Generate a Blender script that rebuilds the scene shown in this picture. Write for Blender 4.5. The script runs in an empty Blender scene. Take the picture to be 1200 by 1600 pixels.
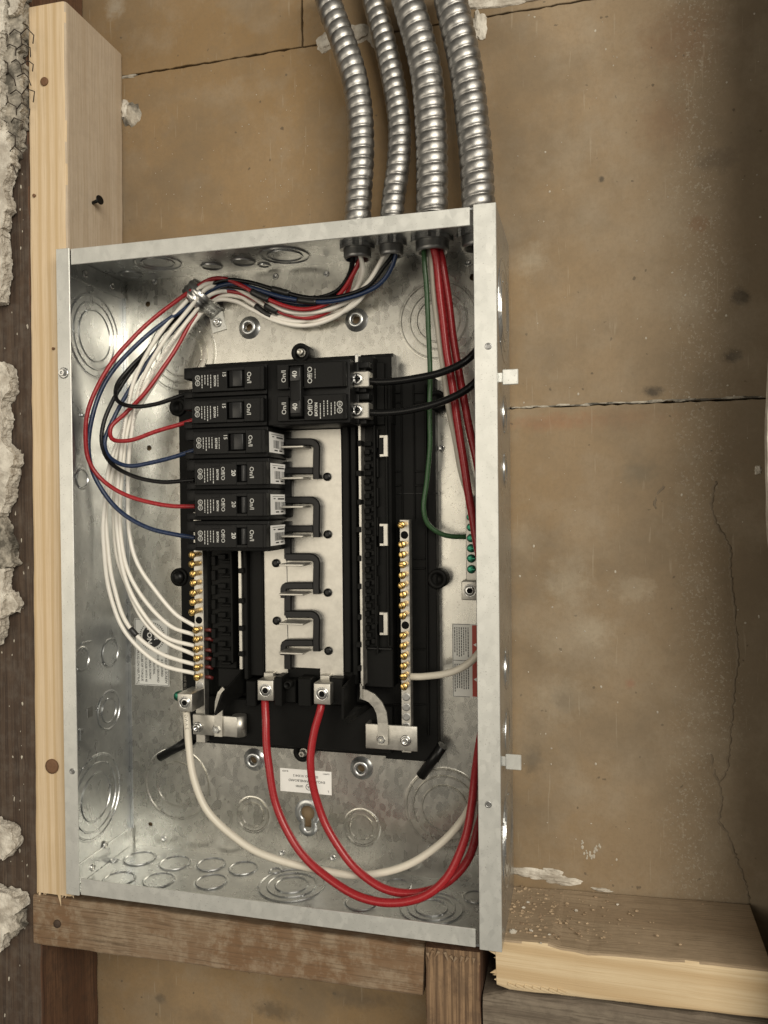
import bpy, bmesh, math, random
from mathutils import Vector, Matrix, noise
random.seed(7)
SC = bpy.context.scene
COL = SC.collection
S = 0.001                                   # everything below is in millimetres

# ------------------------------------------------------------------ camera
CP = Vector((423.679, -561.915, 326.608))
CR = Matrix(((0.96818692, -0.25014444, 0.00646806),
             (0.25001731, 0.96810893, 0.01601394),
             (-0.01026758, -0.01388736, 0.99985085)))      # columns: right, forward, up
CF = 1216.403
cam = bpy.data.cameras.new('camera'); co = bpy.data.objects.new('camera', cam); COL.objects.link(co)
cam.sensor_fit = 'HORIZONTAL'; cam.sensor_width = 36.0; cam.lens = CF / 1200 * 36
cam.clip_start = 0.01; cam.clip_end = 20
mw = Matrix(((CR[0][0], CR[0][2], -CR[0][1], CP.x * S), (CR[1][0], CR[1][2], -CR[1][1], CP.y * S),
             (CR[2][0], CR[2][2], -CR[2][1], CP.z * S), (0, 0, 0, 1)))
co.matrix_world = mw
SC.camera = co
# ------------------------------------------------------------------ light
w = bpy.data.worlds.new('World'); SC.world = w; w.use_nodes = True
bg = w.node_tree.nodes['Background']
bg.inputs[0].default_value = (1.0, 0.94, 0.83, 1); bg.inputs[1].default_value = 0.15

def area(name, loc, target, size, size_y, power, color):
    l = bpy.data.lights.new(name, 'AREA'); l.shape = 'RECTANGLE'; l.size = size; l.size_y = size_y
    l.energy = power; l.color = color
    o = bpy.data.objects.new(name, l); COL.objects.link(o); o.location = loc
    o.rotation_euler = (Vector(target) - Vector(loc)).to_track_quat('-Z', 'Y').to_euler()
    return o
area('room_light', (1.15, -1.38, 0.85), (0.2, 0.05, 0.22), 1.25, 0.9, 33, (1.0, 0.93, 0.81))
area('plate_reflection_light', (-0.50, -1.45, 0.30), (0.2, 0.09, 0.27), 1.2, 0.9, 8.0, (1.0, 0.90, 0.74))  # added lamp, no known window; gives the back plate its bright reflection
vs = SC.view_settings
vs.view_transform = 'Standard'; vs.look = 'None'; vs.exposure = 0.0; vs.gamma = 1.0; vs.use_curve_mapping = False
SC.cycles.max_bounces = 8

# ------------------------------------------------------------------ geometry helpers
def ray(u, v):
    return CR @ Vector(((u - 600) / CF, 1, -(v - 800) / CF))
def P(u, v, y):
    d = ray(u, v); return CP + d * ((y - CP.y) / d.y)
def PX(u, v, x):
    d = ray(u, v); return CP + d * ((x - CP.x) / d.x)
def PZ(u, v, z):
    d = ray(u, v); return CP + d * ((z - CP.z) / d.z)

class MB:
    def __init__(s): s.v = []; s.f = []; s.sm = []; s.mi = []; s.m = 0
    def add(s, vs, fs, smooth=False):
        b = len(s.v); s.v += [Vector(a) for a in vs]
        for f in fs: s.f.append([b + i for i in f]); s.sm.append(smooth); s.mi.append(s.m)
        return s
    def box(s, x0, x1, y0, y1, z0, z1, bev=0.0, seg=1):
        if x0 > x1: x0, x1 = x1, x0
        if y0 > y1: y0, y1 = y1, y0
        if z0 > z1: z0, z1 = z1, z0
        vs = [(x, y, z) for x in (x0, x1) for y in (y0, y1) for z in (z0, z1)]
        fs = [(0, 1, 3, 2), (4, 6, 7, 5), (0, 4, 5, 1), (2, 3, 7, 6), (0, 2, 6, 4), (1, 5, 7, 3)]
        if bev <= 0: return s.add(vs, fs)
        bm = bmesh.new(); bv = [bm.verts.new(a) for a in vs]
        for f in fs: bm.faces.new([bv[i] for i in f])
        bmesh.ops.bevel(bm, geom=bm.edges[:], offset=min(bev, (x1-x0)*.45, (y1-y0)*.45, (z1-z0)*.45), segments=seg, profile=.5, affect='EDGES')
        return s.bm(bm, seg > 1)
    def bm(s, bm, smooth=False):
        bm.verts.index_update()
        s.add([a.co.copy() for a in bm.verts], [[a.index for a in f.verts] for f in bm.faces], smooth); bm.free(); return s
    def prism(s, poly, y0, y1, bev=0.0):
        """poly: list of (x,z); extruded from y0 (front) to y1"""
        bm = bmesh.new(); vs = [bm.verts.new((x, y0, z)) for x, z in poly]
        f = bm.faces.new(vs); r = bmesh.ops.extrude_face_region(bm, geom=[f])
        for a in r['geom']:
            if isinstance(a, bmesh.types.BMVert): a.co.y = y1
        bmesh.ops.recalc_face_normals(bm, faces=bm.faces[:])
        if bev:
            es = [e for e in bm.edges if abs(e.verts[0].co.y - y0) < 1e-6 and abs(e.verts[1].co.y - y0) < 1e-6]
            bmesh.ops.bevel(bm, geom=es, offset=bev, segments=2, profile=.5, affect='EDGES')
        return s.bm(bm)
    def lathe(s, c, ax, prof, seg=24, smooth=True, cap0=True, cap1=False, a0=0, a1=2*math.pi):
        """prof: (radius, height along ax)"""
        c = Vector(c); ax = Vector(ax).normalized()
        t = Vector((0, 0, 1)) if abs(ax.z) < .9 else Vector((1, 0, 0))
        e1 = ax.cross(t).normalized(); e2 = ax.cross(e1)
        vs = []; fs = []; n = len(prof)
        for r, h in prof:
            for i in range(seg):
                a = a0 + (a1 - a0) * i / seg
                vs.append(c + ax * h + (e1 * math.cos(a) + e2 * math.sin(a)) * r)
        for j in range(n - 1):
            for i in range(seg):
                k = (i + 1) % seg
                fs.append((j*seg+i, j*seg+k, (j+1)*seg+k, (j+1)*seg+i))
        s.add(vs, fs, smooth)
        b = len(s.v) - len(vs)
        if cap0: s.f.append([b + i for i in range(seg)][::-1]); s.sm.append(False); s.mi.append(s.m)
        if cap1: s.f.append([b + (n-1)*seg + i for i in range(seg)]); s.sm.append(False); s.mi.append(s.m)
        return s
    def tube(s, pts, r, sides=10, rf=None, cap=True):
        fr = frames(pts); vs = []; fs = []; n = len(pts); ln = 0
        for j in range(n):
            if j: ln += (pts[j] - pts[j-1]).length
            t, e1, e2 = fr[j]
            for i in range(sides):
                a = 2*math.pi*i/sides
                rr = rf(ln, a) if rf else r
                vs.append(pts[j] + (e1*math.cos(a) + e2*math.sin(a))*rr)
        for j in range(n-1):
            for i in range(sides):
                k = (i+1) % sides
                fs.append((j*sides+i, j*sides+k, (j+1)*sides+k, (j+1)*sides+i))
        s.add(vs, fs, True)
        b = len(s.v) - len(vs)
        if cap:
            s.f.append([b+i for i in range(sides)][::-1]); s.sm.append(False); s.mi.append(s.m)
            s.f.append([b+(n-1)*sides+i for i in range(sides)]); s.sm.append(False); s.mi.append(s.m)
        return s
    def build(s, name, mats, parent=None, base=None):
        me = bpy.data.meshes.new(name)
        org = parent['_o'] if parent is not None else (base or (0, 0, 0))
        org = Vector(org)
        me.from_pydata([tuple((a - org) * S) for a in s.v], [], s.f)
        me.polygons.foreach_set('use_smooth', s.sm)
        if not isinstance(mats, (list, tuple)): mats = [mats]
        for m in mats: me.materials.append(m)
        me.polygons.foreach_set('material_index', s.mi)
        bm = bmesh.new(); bm.from_mesh(me); bmesh.ops.recalc_face_normals(bm, faces=bm.faces[:]); bm.to_mesh(me); bm.free()
        o = bpy.data.objects.new(name, me); COL.objects.link(o)
        o['_o'] = tuple(org)
        if parent is not None: o.parent = parent
        else: o.location = org * S
        return o

def frames(pts):
    n = len(pts); out = []
    for j in range(n):
        t = (pts[min(j+1, n-1)] - pts[max(j-1, 0)]).normalized()
        if j == 0:
            a = Vector((0, -1, 0)) if abs(t.y) < .9 else Vector((0, 0, 1))
            e1 = (a - t*a.dot(t)).normalized()
        else:
            e1 = out[-1][1]; e1 = (e1 - t*e1.dot(t)).normalized()
        out.append((t, e1, t.cross(e1)))
    return out

def spline(cp, step=2.0):
    cp = [Vector(a) for a in cp]; p = [cp[0]*2 - cp[1]] + cp + [cp[-1]*2 - cp[-2]]; raw = []
    for i in range(1, len(p)-2):
        a, b, c, d = p[i-1:i+3]
        t0 = 0; t1 = t0 + max((b-a).length, 1e-3)**.5; t2 = t1 + max((c-b).length, 1e-3)**.5; t3 = t2 + max((d-c).length, 1e-3)**.5
        for k in range(24):
            t = t1 + (t2-t1)*k/24
            A1 = a*((t1-t)/(t1-t0)) + b*((t-t0)/(t1-t0)); A2 = b*((t2-t)/(t2-t1)) + c*((t-t1)/(t2-t1)); A3 = c*((t3-t)/(t3-t2)) + d*((t-t2)/(t3-t2))
            B1 = A1*((t2-t)/(t2-t0)) + A2*((t-t0)/(t2-t0)); B2 = A2*((t3-t)/(t3-t1)) + A3*((t-t1)/(t3-t1))
            raw.append(B1*((t2-t)/(t2-t1)) + B2*((t-t1)/(t2-t1)))
    raw.append(cp[-1])
    out = [raw[0]]; acc = 0
    for i in range(1, len(raw)):
        seg = raw[i]-raw[i-1]; L = seg.length; pos = 0
        while acc + (L-pos) >= step and L > 0:
            pos += step-acc; acc = 0; out.append(raw[i-1] + seg*(pos/L))
        acc += L-pos
    if (out[-1]-raw[-1]).length > step*.3: out.append(raw[-1])
    return out

def tag(o, label=None, cat=None, group=None, kind=None):
    if label: o['label'] = label
    if cat: o['category'] = cat
    if group: o['group'] = group
    if kind: o['kind'] = kind
    return o
def thing(name, base, label, cat, group=None):
    o = bpy.data.objects.new(name, None); COL.objects.link(o); o.empty_display_size = .02
    o.location = Vector(base)*S; o['_o'] = tuple(base)
    return tag(o, label, cat, group)
_tc = {}
def text2d(body, size, weight=0.0):
    k = (body, size, weight)
    if k not in _tc:
        cu = bpy.data.curves.new('t', 'FONT'); cu.body = body; cu.size = size; cu.align_x = 'CENTER'; cu.align_y = 'CENTER'
        cu.offset = weight; cu.resolution_u = 2
        o = bpy.data.objects.new('t', cu); COL.objects.link(o)
        me = bpy.data.meshes.new_from_object(o.evaluated_get(bpy.context.evaluated_depsgraph_get()))
        _tc[k] = ([(a.co.x, a.co.y) for a in me.vertices], [list(f.vertices) for f in me.polygons])
        bpy.data.objects.remove(o); bpy.data.curves.remove(cu); bpy.data.meshes.remove(me)
    return _tc[k]
CW = (Vector((0, 0, -1)), Vector((1, 0, 0))); CCW = (Vector((0, 0, 1)), Vector((-1, 0, 0)))
UP = (Vector((1, 0, 0)), Vector((0, 0, 1))); FLIP = (Vector((-1, 0, 0)), Vector((0, 0, -1)))
def put_text(mb, body, size, at, ax, weight=0.0):
    v, f = text2d(body, size, weight); at = Vector(at)
    mb.add([at + ax[0]*x + ax[1]*y for x, y in v], f)
def quad(mb, at, ax, wd, ht):
    at = Vector(at); a, b = ax[0]*wd/2, ax[1]*ht/2
    mb.add([at-a-b, at+a-b, at+a+b, at-a+b], [(0, 1, 2, 3)])

# ------------------------------------------------------------------ materials
class M:
    def __init__(s, name):
        s.mat = bpy.data.materials.new(name); s.mat.use_nodes = True; s.nt = s.mat.node_tree
        s.b = s.nt.nodes['Principled BSDF']
        tc = s.nt.nodes.new('ShaderNodeTexCoord'); s.obj = tc.outputs['Object']
        g = s.nt.nodes.new('ShaderNodeNewGeometry'); s.pos = g.outputs['Position']
    def set(s, sock, val):
        if isinstance(val, bpy.types.NodeSocket): s.nt.links.new(val, sock)
        elif isinstance(val, (tuple, list)) and len(val) == 3 and sock.type == 'RGBA': sock.default_value = (*val, 1)
        else: sock.default_value = val
    def n(s, t, out=0, props=None, **kw):
        nd = s.nt.nodes.new(t)
        for k, v in (props or {}).items(): setattr(nd, k, v)
        for k, v in kw.items():
            i = int(k[1:]) if k[0] == 'i' and k[1:].isdigit() else k.replace('_', ' ')
            s.set(nd.inputs[i], v)
        return nd.outputs[out]
    def map(s, vec, scale=(1, 1, 1), loc=(0, 0, 0), rot=(0, 0, 0)):
        return s.n('ShaderNodeMapping', Vector=vec, Location=loc, Rotation=rot, Scale=scale)
    def noise(s, vec, scale, detail=4, rough=.55, dist=0):
        return s.n('ShaderNodeTexNoise', Vector=vec, Scale=scale, Detail=detail, Roughness=rough, Distortion=dist)
    def ramp(s, fac, stops, interp='LINEAR'):
        nd = s.nt.nodes.new('ShaderNodeValToRGB'); cr = nd.color_ramp; cr.interpolation = interp
        while len(cr.elements) < len(stops): cr.elements.new(.5)
        for e, (p, c) in zip(cr.elements, stops):
            e.position = p; e.color = (c, c, c, 1) if isinstance(c, (int, float)) else (*c, 1)
        s.set(nd.inputs[0], fac); return nd.outputs[0]
    def mix(s, fac, a, b, blend='MIX'):
        nd = s.nt.nodes.new('ShaderNodeMix'); nd.data_type = 'RGBA'; nd.blend_type = blend
        s.set(nd.inputs[0], fac); s.set(nd.inputs[6], a); s.set(nd.inputs[7], b); return nd.outputs[2]
    def math(s, op, a, b=0.0, c=0.0, clamp=False):
        return s.n('ShaderNodeMath', props=dict(operation=op, use_clamp=clamp), i0=a, i1=b, i2=c)
    def bump(s, h, strength=.3, dist=.001):
        nd = s.nt.nodes.new('ShaderNodeBump'); nd.inputs['Strength'].default_value = strength; nd.inputs['Distance'].default_value = dist
        s.set(nd.inputs['Height'], h); s.nt.links.new(nd.outputs[0], s.b.inputs['Normal'])
    def out(s, col, rough=.5, metal=0.0, spec=None):
        s.set(s.b.inputs['Base Color'], col); s.set(s.b.inputs['Roughness'], rough); s.set(s.b.inputs['Metallic'], metal)
        if spec is not None: s.b.inputs['Specular IOR Level'].default_value = spec
        return s.mat

def galv(name, c0, c1, rough, speck=.5, metal=.92, warp=.06):
    m = M(name)
    n1 = m.noise(m.pos, 30, 6, .65)
    vo = m.n('ShaderNodeTexVoronoi', out=1, Vector=m.map(m.pos, (1, 1, .7)), Scale=230.0)
    cell = m.n('ShaderNodeRGBToBW', i0=vo)
    f = m.math('ADD', m.math('MULTIPLY', m.ramp(n1, [(.35, 0), (.68, 1)]), .55), m.math('MULTIPLY', cell, .45))
    col = m.mix(f, c0, c1)
    dens = m.ramp(m.noise(m.pos, 14, 3, .6), [(.40, .25), (.62, 1)])
    sp = m.noise(m.map(m.pos, (1, 1, 1.5)), 620, 3, .65)
    col = m.mix(m.math('MULTIPLY', m.math('MULTIPLY', m.ramp(sp, [(.62, 0), (.68, 1)]), speck), dens), col, (.15, .13, .10))
    smear = m.noise(m.map(m.pos, (1, 1, .12), rot=(0, .5, 0)), 120, 4, .7)
    r = m.math('ADD', m.math('MULTIPLY', cell, .10), rough - .07)
    r = m.math('ADD', r, m.math('MULTIPLY', m.ramp(smear, [(.5, 0), (.8, 1)]), .06))
    m.bump(m.math('ADD', m.noise(m.pos, 22, 2), m.math('MULTIPLY', cell, .012)), warp, .01)
    return m.out(col, r, metal)
GALV = galv('galvanised_steel', (.43, .445, .45), (.61, .62, .61), .32, .6, .92, .006)
GALV_BACK = galv('galvanised_back', (.50, .49, .445), (.70, .685, .625), .30, .75, .92, .006)
GALV_RIM = galv('galvanised_rim', (.58, .585, .55), (.70, .70, .66), .46, .7, .6, .10)
def metal(name, col, rough, var=.1):
    m = M(name); n1 = m.noise(m.obj, 120, 4, .6)
    c2 = tuple(c*(1-var*2.2) for c in col)
    m.bump(m.noise(m.obj, 300, 2), .05, .001)
    return m.out(m.mix(m.ramp(n1, [(.35, 0), (.65, 1)]), c2, col), m.math('ADD', m.math('MULTIPLY', n1, .2), rough-.1), 1.0)
STEEL = metal('zinc_steel', (.70, .70, .68), .28)
CONDUIT = metal('conduit_steel', (.44, .43, .41), .42, .18)
BUS = metal('tin_plated_bus', (.62, .60, .545), .46, .10)
BRASS = metal('brass', (.82, .56, .20), .28, .12)
CAST = metal('zinc_casting', (.42, .42, .41), .42, .12)
GREENM = metal('green_screw', (.05, .25, .16), .35, .1)
def plastic(name, col, rough, var=.12, spec=.5, scale=200, bump=.012):
    m = M(name); n1 = m.noise(m.obj, scale, 4, .6)
    m.bump(n1, bump, .001)
    return m.out(m.mix(n1, tuple(c*(1-var) for c in col), tuple(c*(1+var) for c in col)), m.math('ADD', m.math('MULTIPLY', n1, .15), rough-.07), 0, spec)
BLACK = plastic('black_plastic', (.0055, .0055, .005), .5, .3, .12)
BLACKG = plastic('black_gloss', (.005, .005, .005), .32, .2, .25)
BREAKER = plastic('breaker_black', (.0060, .0060, .0058), .42, .35, .16, 600, .12)
HANDLE = plastic('handle_black', (.010, .010, .010), .34, .2, .4)
GREYH = plastic('handle_grey', (.035, .035, .035), .35, .2, .5)
W_RED = plastic('wire_red', (.30, .018, .022), .27, .15, .4)
W_BLUE = plastic('wire_blue', (.014, .028, .070), .27, .15, .4)
W_BLACK = plastic('wire_black', (.005, .005, .005), .27, .2, .25)
W_WHITE = plastic('wire_white', (.78, .75, .68), .33, .05)
W_CREAM = plastic('wire_cream', (.62, .58, .49), .36, .06)
W_GREEN = plastic('wire_green', (.030, .075, .030), .27, .15, .4)
TAPE = plastic('tape_black', (.014, .014, .013), .40, .3)
INK = plastic('white_print', (.50, .50, .47), .6, .02)
INKB = plastic('black_print', (.02, .02, .02), .6, .02)
PAPER = plastic('paper_label', (.84, .83, .80), .45, .03)
CLEAR = plastic('foil_label', (.70, .70, .66), .35, .04)
REDP = plastic('red_print', (.40, .05, .03), .5, .05)
DARK = plastic('dark_void', (.004, .004, .004), .8, .1, .1)
RUST = plastic('rusty_nail', (.06, .04, .028), .7, .4, .3, 900, .4)

def wood(name, c0, c1, c2, axis='z', freq=55, rough=.65, dirt=0.0, dirtcol=(.08, .06, .045), red=None, bands=1.0):
    """c0 pale, c1 mid, c2 dark grain; grain runs along axis"""
    m = M(name)
    st = {'z': (1, 1, .045), 'x': (.045, 1, 1)}[axis]
    v = m.map(m.obj, st)
    warp = m.noise(v, 18, 3, .5)
    pl = m.n('ShaderNodeSeparateXYZ', out={'z': 0, 'x': 2}[axis], i0=m.obj)
    pl2 = m.n('ShaderNodeSeparateXYZ', out=1, i0=m.obj)
    ph = m.math('ADD', m.math('MULTIPLY', pl, freq*6.28), m.math('MULTIPLY', warp, 26))
    ph = m.math('ADD', ph, m.math('MULTIPLY', pl2, freq*1.7))
    band = m.math('MULTIPLY_ADD', m.math('SINE', ph), .5, .5)
    fine = m.noise(m.map(m.obj, tuple(a*(1 if a == 1 else .35) for a in st)), 900, 3, .6)
    blot = m.noise(m.obj, 22, 4, .6)
    col = m.mix(m.math('MULTIPLY', m.ramp(band, [(.45, 0), (.98, 1)]), bands), c0, c1)
    col = m.mix(m.math('MULTIPLY', m.ramp(fine, [(.45, 0), (.72, 1)]), .6), col, c2)
    col = m.mix(m.math('MULTIPLY', m.ramp(blot, [(.4, 0), (.75, 1)]), .35), col, c1)
    if red: col = m.mix(m.ramp(m.noise(m.obj, 14, 4, .6), [(.40, 0), (.62, 1)]), col, red)
    if dirt:
        d = m.noise(m.obj, 75, 6, .7)
        col = m.mix(m.math('MULTIPLY', m.ramp(d, [(.46, 0), (.62, 1)]), dirt), col, dirtcol)
    if red or dirt: col = m.mix(m.math('MULTIPLY', m.ramp(fine, [(.50, 0), (.66, 1)]), .55), col, c2)
    m.bump(m.math('ADD', fine, m.math('MULTIPLY', band, .12)), .35, .0006)
    return m.out(col, rough, 0, .3)
PINE = wood('new_pine', (.64, .505, .34), (.53, .39, .225), (.46, .33, .18), 'z', 85, bands=.9)
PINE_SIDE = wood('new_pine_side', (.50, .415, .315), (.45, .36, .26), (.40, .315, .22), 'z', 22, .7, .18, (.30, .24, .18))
PINE_X = wood('new_pine_horizontal', (.60, .48, .31), (.50, .37, .215), (.44, .31, .17), 'x', 60)
OLD = wood('old_dark_wood', (.085, .058, .040), (.060, .040, .028), (.035, .024, .018), 'z', 90, .75, .35, (.13, .11, .09), )
OLDRED = wood('old_red_wood', (.15, .080, .045), (.10, .05, .028), (.06, .032, .02), 'z', 60, .75, .4, (.05, .035, .025))
OLDX = wood('old_brown_wood', (.24, .175, .115), (.19, .130, .080), (.09, .060, .036), 'x', 230, .8, .75, (.29, .225, .155), red=(.175, .104, .056), bands=.45)
OLDGREY = wood('old_grey_wood', (.20, .165, .125), (.15, .12, .09), (.09, .072, .053), 'x', 60, .8, .5, (.10, .08, .06))
ENDG = wood('old_striped_wood', (.27, .175, .10), (.10, .062, .036), (.07, .040, .024), 'z', 150, .7, .45, (.07, .047, .032), bands=.7)
def plaster(name, c, d):
    m = M(name); n1 = m.noise(m.obj, 70, 6, .65); n2 = m.noise(m.obj, 500, 4, .6)
    m.bump(m.math('ADD', n1, m.math('MULTIPLY', n2, .4)), .6, .002)
    return m.out(m.mix(m.ramp(n1, [(.40, 0), (.62, 1)]), d, c), .85, 0, .2)
PLASTER = plaster('white_plaster', (.66, .62, .54), (.40, .36, .30))
PLASTER_G = plaster('grey_plaster', (.46, .42, .35), (.11, .10, .082))
SPECK = plaster('plaster_speck', (.50, .46, .38), (.40, .36, .30))
DUST = plaster('wood_dust', (.46, .35, .23), (.28, .20, .13))

def board_mat():
    m = M('gypsum_board_paper'); p = m.pos
    big = m.noise(p, 5.5, 4, .55); mid = m.noise(p, 26, 5, .6); fine = m.noise(p, 330, 4, .65)
    fib = m.noise(m.map(p, (1, 1, .2)), 700, 2, .6)
    col = m.mix(m.ramp(big, [(.35, 0), (.65, 1)]), (.232, .150, .070), (.280, .194, .106))
    col = m.mix(m.math('MULTIPLY', m.ramp(mid, [(.50, 0), (.70, 1)]), .55), col, (.290, .228, .155))
    # greyer, scuffed paper towards the right-hand sheets
    x = m.n('ShaderNodeSeparateXYZ', out=0, i0=p); z = m.n('ShaderNodeSeparateXYZ', out=2, i0=p)
    scuff = m.math('MULTIPLY', m.ramp(m.math('ADD', x, m.math('MULTIPLY', m.math('SUBTRACT', mid, .5), .12)), [(.30, 0), (.46, 1)]), .55)
    col = m.mix(scuff, col, (.300, .240, .168))
    edge_shade = m.math('MULTIPLY', m.ramp(m.math('ADD', x, m.math('MULTIPLY', m.math('SUBTRACT', big, .5), .10)), [(.47, 0), (.57, 1)]), .6)  # shade near the right margin, painted in as a darker brown
    col = m.mix(edge_shade, col, (.150, .124, .090))
    def spot(u, v, rx, rz, soft, amt, c, colr, ns=150):
        q = P(u, v, 99)*S
        dx = m.math('DIVIDE', m.math('SUBTRACT', x, q.x), rx*S); dz = m.math('DIVIDE', m.math('SUBTRACT', z, q.z), rz*S)
        d = m.math('SQRT', m.math('ADD', m.math('MULTIPLY', dx, dx), m.math('MULTIPLY', dz, dz)))
        d = m.math('ADD', d, m.math('MULTIPLY', m.math('SUBTRACT', sn, .5), 2.2))
        f = m.math('MULTIPLY', m.ramp(d, [(1-soft, 1), (1.0, 0)]), amt)
        return m.mix(f, c, colr)
    sn = m.noise(p, 110, 8, .78)
    dk = (.035, .032, .028); lt = (.42, .36, .265); rd = (.20, .11, .06)
    for u, v, rx, rz, so, a, cl in ((1158, 465, 9, 9, .6, .75, dk), (1145, 556, 9, 6, .6, .8, dk), (1020, 612, 10, 6, .8, .85, dk),
            (1092, 350, 8, 8, .5, .6, rd), (1065, 60, 40, 35, .8, .5, rd), (1040, 190, 26, 30, .8, .4, rd), (1120, 250, 20, 12, .6, .3, dk),
            (830, 405, 14, 18, .8, .5, lt), (885, 910, 24, 22, .7, .6, lt), (990, 920, 22, 14, .6, .45, lt), (925, 990, 20, 18, .7, .6, lt), (860, 1010, 18, 20, .8, .4, lt),
            (880, 1090, 26, 22, .7, .5, lt), (880, 1095, 14, 12, .8, .5, (.12, .10, .075)), (830, 1185, 12, 14, .8, .75, (.09, .075, .055)),
            (860, 660, 46, 9, .9, .55, (.30, .15, .08)), (950, 655, 60, 10, .9, .45, (.27, .15, .085)), (1000, 740, 20, 14, .9, .5, (.15, .135, .10)),
            (820, 850, 18, 20, .8, .35, lt), (180, 10, 14, 14, .8, .6, (.40, .36, .29)), (985, 1068, 5, 5, .8, .35, (.32, .12, .08)), (940, 280, 3, 3, .5, .8, dk),
            (430, 1580, 26, 10, .7, .5, dk), (250, 1560, 7, 6, .6, .6, dk), (320, 1590, 30, 14, .9, .4, (.12, .09, .06)), (560, 1560, 50, 12, .9, .5, (.06, .05, .04))):
        col = spot(u, v, rx, rz, so, a, col, cl)
    specks = m.ramp(m.noise(p, 150, 2, .4), [(.735, 0), (.76, 1)])
    col = m.mix(m.math('MULTIPLY', specks, .7), col, (.07, .055, .04))
    # chalky white flecks in a strip near the right edge
    strip = m.ramp(m.math('ABSOLUTE', m.math('SUBTRACT', x, m.math('ADD', .513, m.math('MULTIPLY', m.math('SUBTRACT', m.noise(p, 9, 2), .5), .06)))), [(.006, 1), (.030, 0)])
    fl = m.ramp(m.noise(p, 520, 3, .65), [(.57, 0), (.63, 1)])
    col = m.mix(m.math('MULTIPLY', m.math('MULTIPLY', strip, fl), .6), col, (.42, .38, .30))
    mott = m.noise(p, 60, 8, .75)
    col = m.mix(m.math('MULTIPLY', m.ramp(mott, [(.54, 0), (.70, 1)]), .18), col, (.36, .30, .21))
    col = m.mix(m.math('MULTIPLY', m.ramp(m.noise(m.map(p, (1, 1, 1), loc=(3, 1, 2)), 9, 7, .62), [(.47, 0), (.66, 1)]), .55), col, (.155, .122, .082))
    cl = m.noise(m.map(p, (1, 1, 1), loc=(7, 0, 4)), 16, 8, .66)
    col = m.mix(m.math('MULTIPLY', m.math('MULTIPLY', m.ramp(cl, [(.48, 0), (.62, 1)]), .28), m.ramp(x, [(.30, .15), (.42, 1)])), col, (.36, .305, .225))
    scr = m.noise(m.map(p, (1, 1, .06), rot=(0, .35, 0)), 420, 2, .5)
    col = m.mix(m.math('MULTIPLY', m.ramp(scr, [(.70, 0), (.74, 1)]), .30), col, (.40, .34, .25))
    col = m.mix(m.math('MULTIPLY', m.ramp(fine, [(.45, 0), (.66, 1)]), .16), col, (.15, .115, .075))
    col = m.mix(m.math('MULTIPLY', fib, .18), col, (.16, .12, .08))
    m.bump(m.math('ADD', m.math('MULTIPLY', fine, .5), mid), .22, .0012)
    return m.out(col, .78, 0, .25)
BOARD = board_mat()

# ------------------------------------------------------------------ the setting
YW = 99.0
wall = MB().box(-420, 900, YW+14, YW+18, -420, 1100).build('wall', plastic('dark_gap', (.05, .038, .026), .9, .3, .1))
tag(wall, 'wall of brown paper-faced gypsum boards behind the panel', kind='structure')
def rough_sheet(x0, x1, z0, z1, jit=1.1, step=5):
    pts = []
    def edge(a, b):
        n = max(2, int((Vector(b)-Vector(a)).length/step)); 
        for i in range(n):
            q = Vector(a).lerp(Vector(b), i/n); k = random.uniform(-jit, jit)*.5
            pts.append((q.x + k*.6, q.y + k))
    edge((x0, z0), (x1, z0)); edge((x1, z0), (x1, z1)); edge((x1, z1), (x0, z1)); edge((x0, z1), (x0, z0))
    return MB().prism(pts, YW, YW+12, .8)
for x0, x1, z0, z1 in ((-300, 181.2, 733.4, 1090), (182.8, 880, 733.4, 1090), (-300, 880, 404.3, 732.0), (-300, 880, -400, 403.0)):
    rough_sheet(x0, x1, z0, z1).build('gypsum_board', BOARD, wall)

# ridge of dried compound on the lower right board, forked
def ridge(pxs, r, name='compound_ridge'):
    pts = spline([P(u, v, YW+.7) for u, v in pxs], 2.0)
    pts = [a + Vector((random.uniform(-.9, .9), 0, random.uniform(-.5, .5))) for a in pts]
    return MB().tube(pts, r, 7, lambda l, a: r*(.75+.5*noise.noise(Vector((l*.2, a*.3, r))))).build(name, CRUST, wall)
CRUST = plaster('brown_crust', (.215, .172, .122), (.185, .147, .102))
ridge([(1118, 752), (1112, 785), (1122, 825), (1138, 850), (1142, 910), (1148, 960), (1152, 1020), (1146, 1090), (1140, 1160), (1136, 1200), (1124, 1222), (1128, 1255), (1122, 1278), (1138, 1305), (1150, 1340), (1164, 1380), (1172, 1412)], 1.7)
ridge([(1110, 1178), (1116, 1205), (1123, 1222)], 1.5)
ridge([(1026, 795), (1022, 786), (1028, 772), (1036, 760)], 1.5)
ridge([(868, 586), (872, 600), (869, 625)], .6)
def lump(mb, c, rx, ry, rz, seed, sub=3, amp=.45, fr=1.3):
    bm = bmesh.new(); bmesh.ops.create_icosphere(bm, subdivisions=sub, radius=1)
    for a in bm.verts:
        k = 1 + amp*noise.noise(a.co*fr + Vector((seed, seed*.7, 0))) + amp*.55*noise.noise(a.co*fr*3.1 + Vector((seed, 0, seed))) + amp*.3*noise.noise(a.co*fr*8 + Vector((0, seed, 3)))
        q = a.co*k; a.co = Vector((c[0]+q.x*rx, c[1]+q.y*ry, c[2]+q.z*rz))
    mb.bm(bm, False)
    return mb
def wall_lump(u, v, rx, rz, ry, seed, mat=PLASTER):
    c = P(u, v, YW); mb = lump(MB(), (c.x, c.y+ry*.25, c.z), rx, ry, rz, seed)
    return mb.build('plaster_lump', mat, wall)
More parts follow.
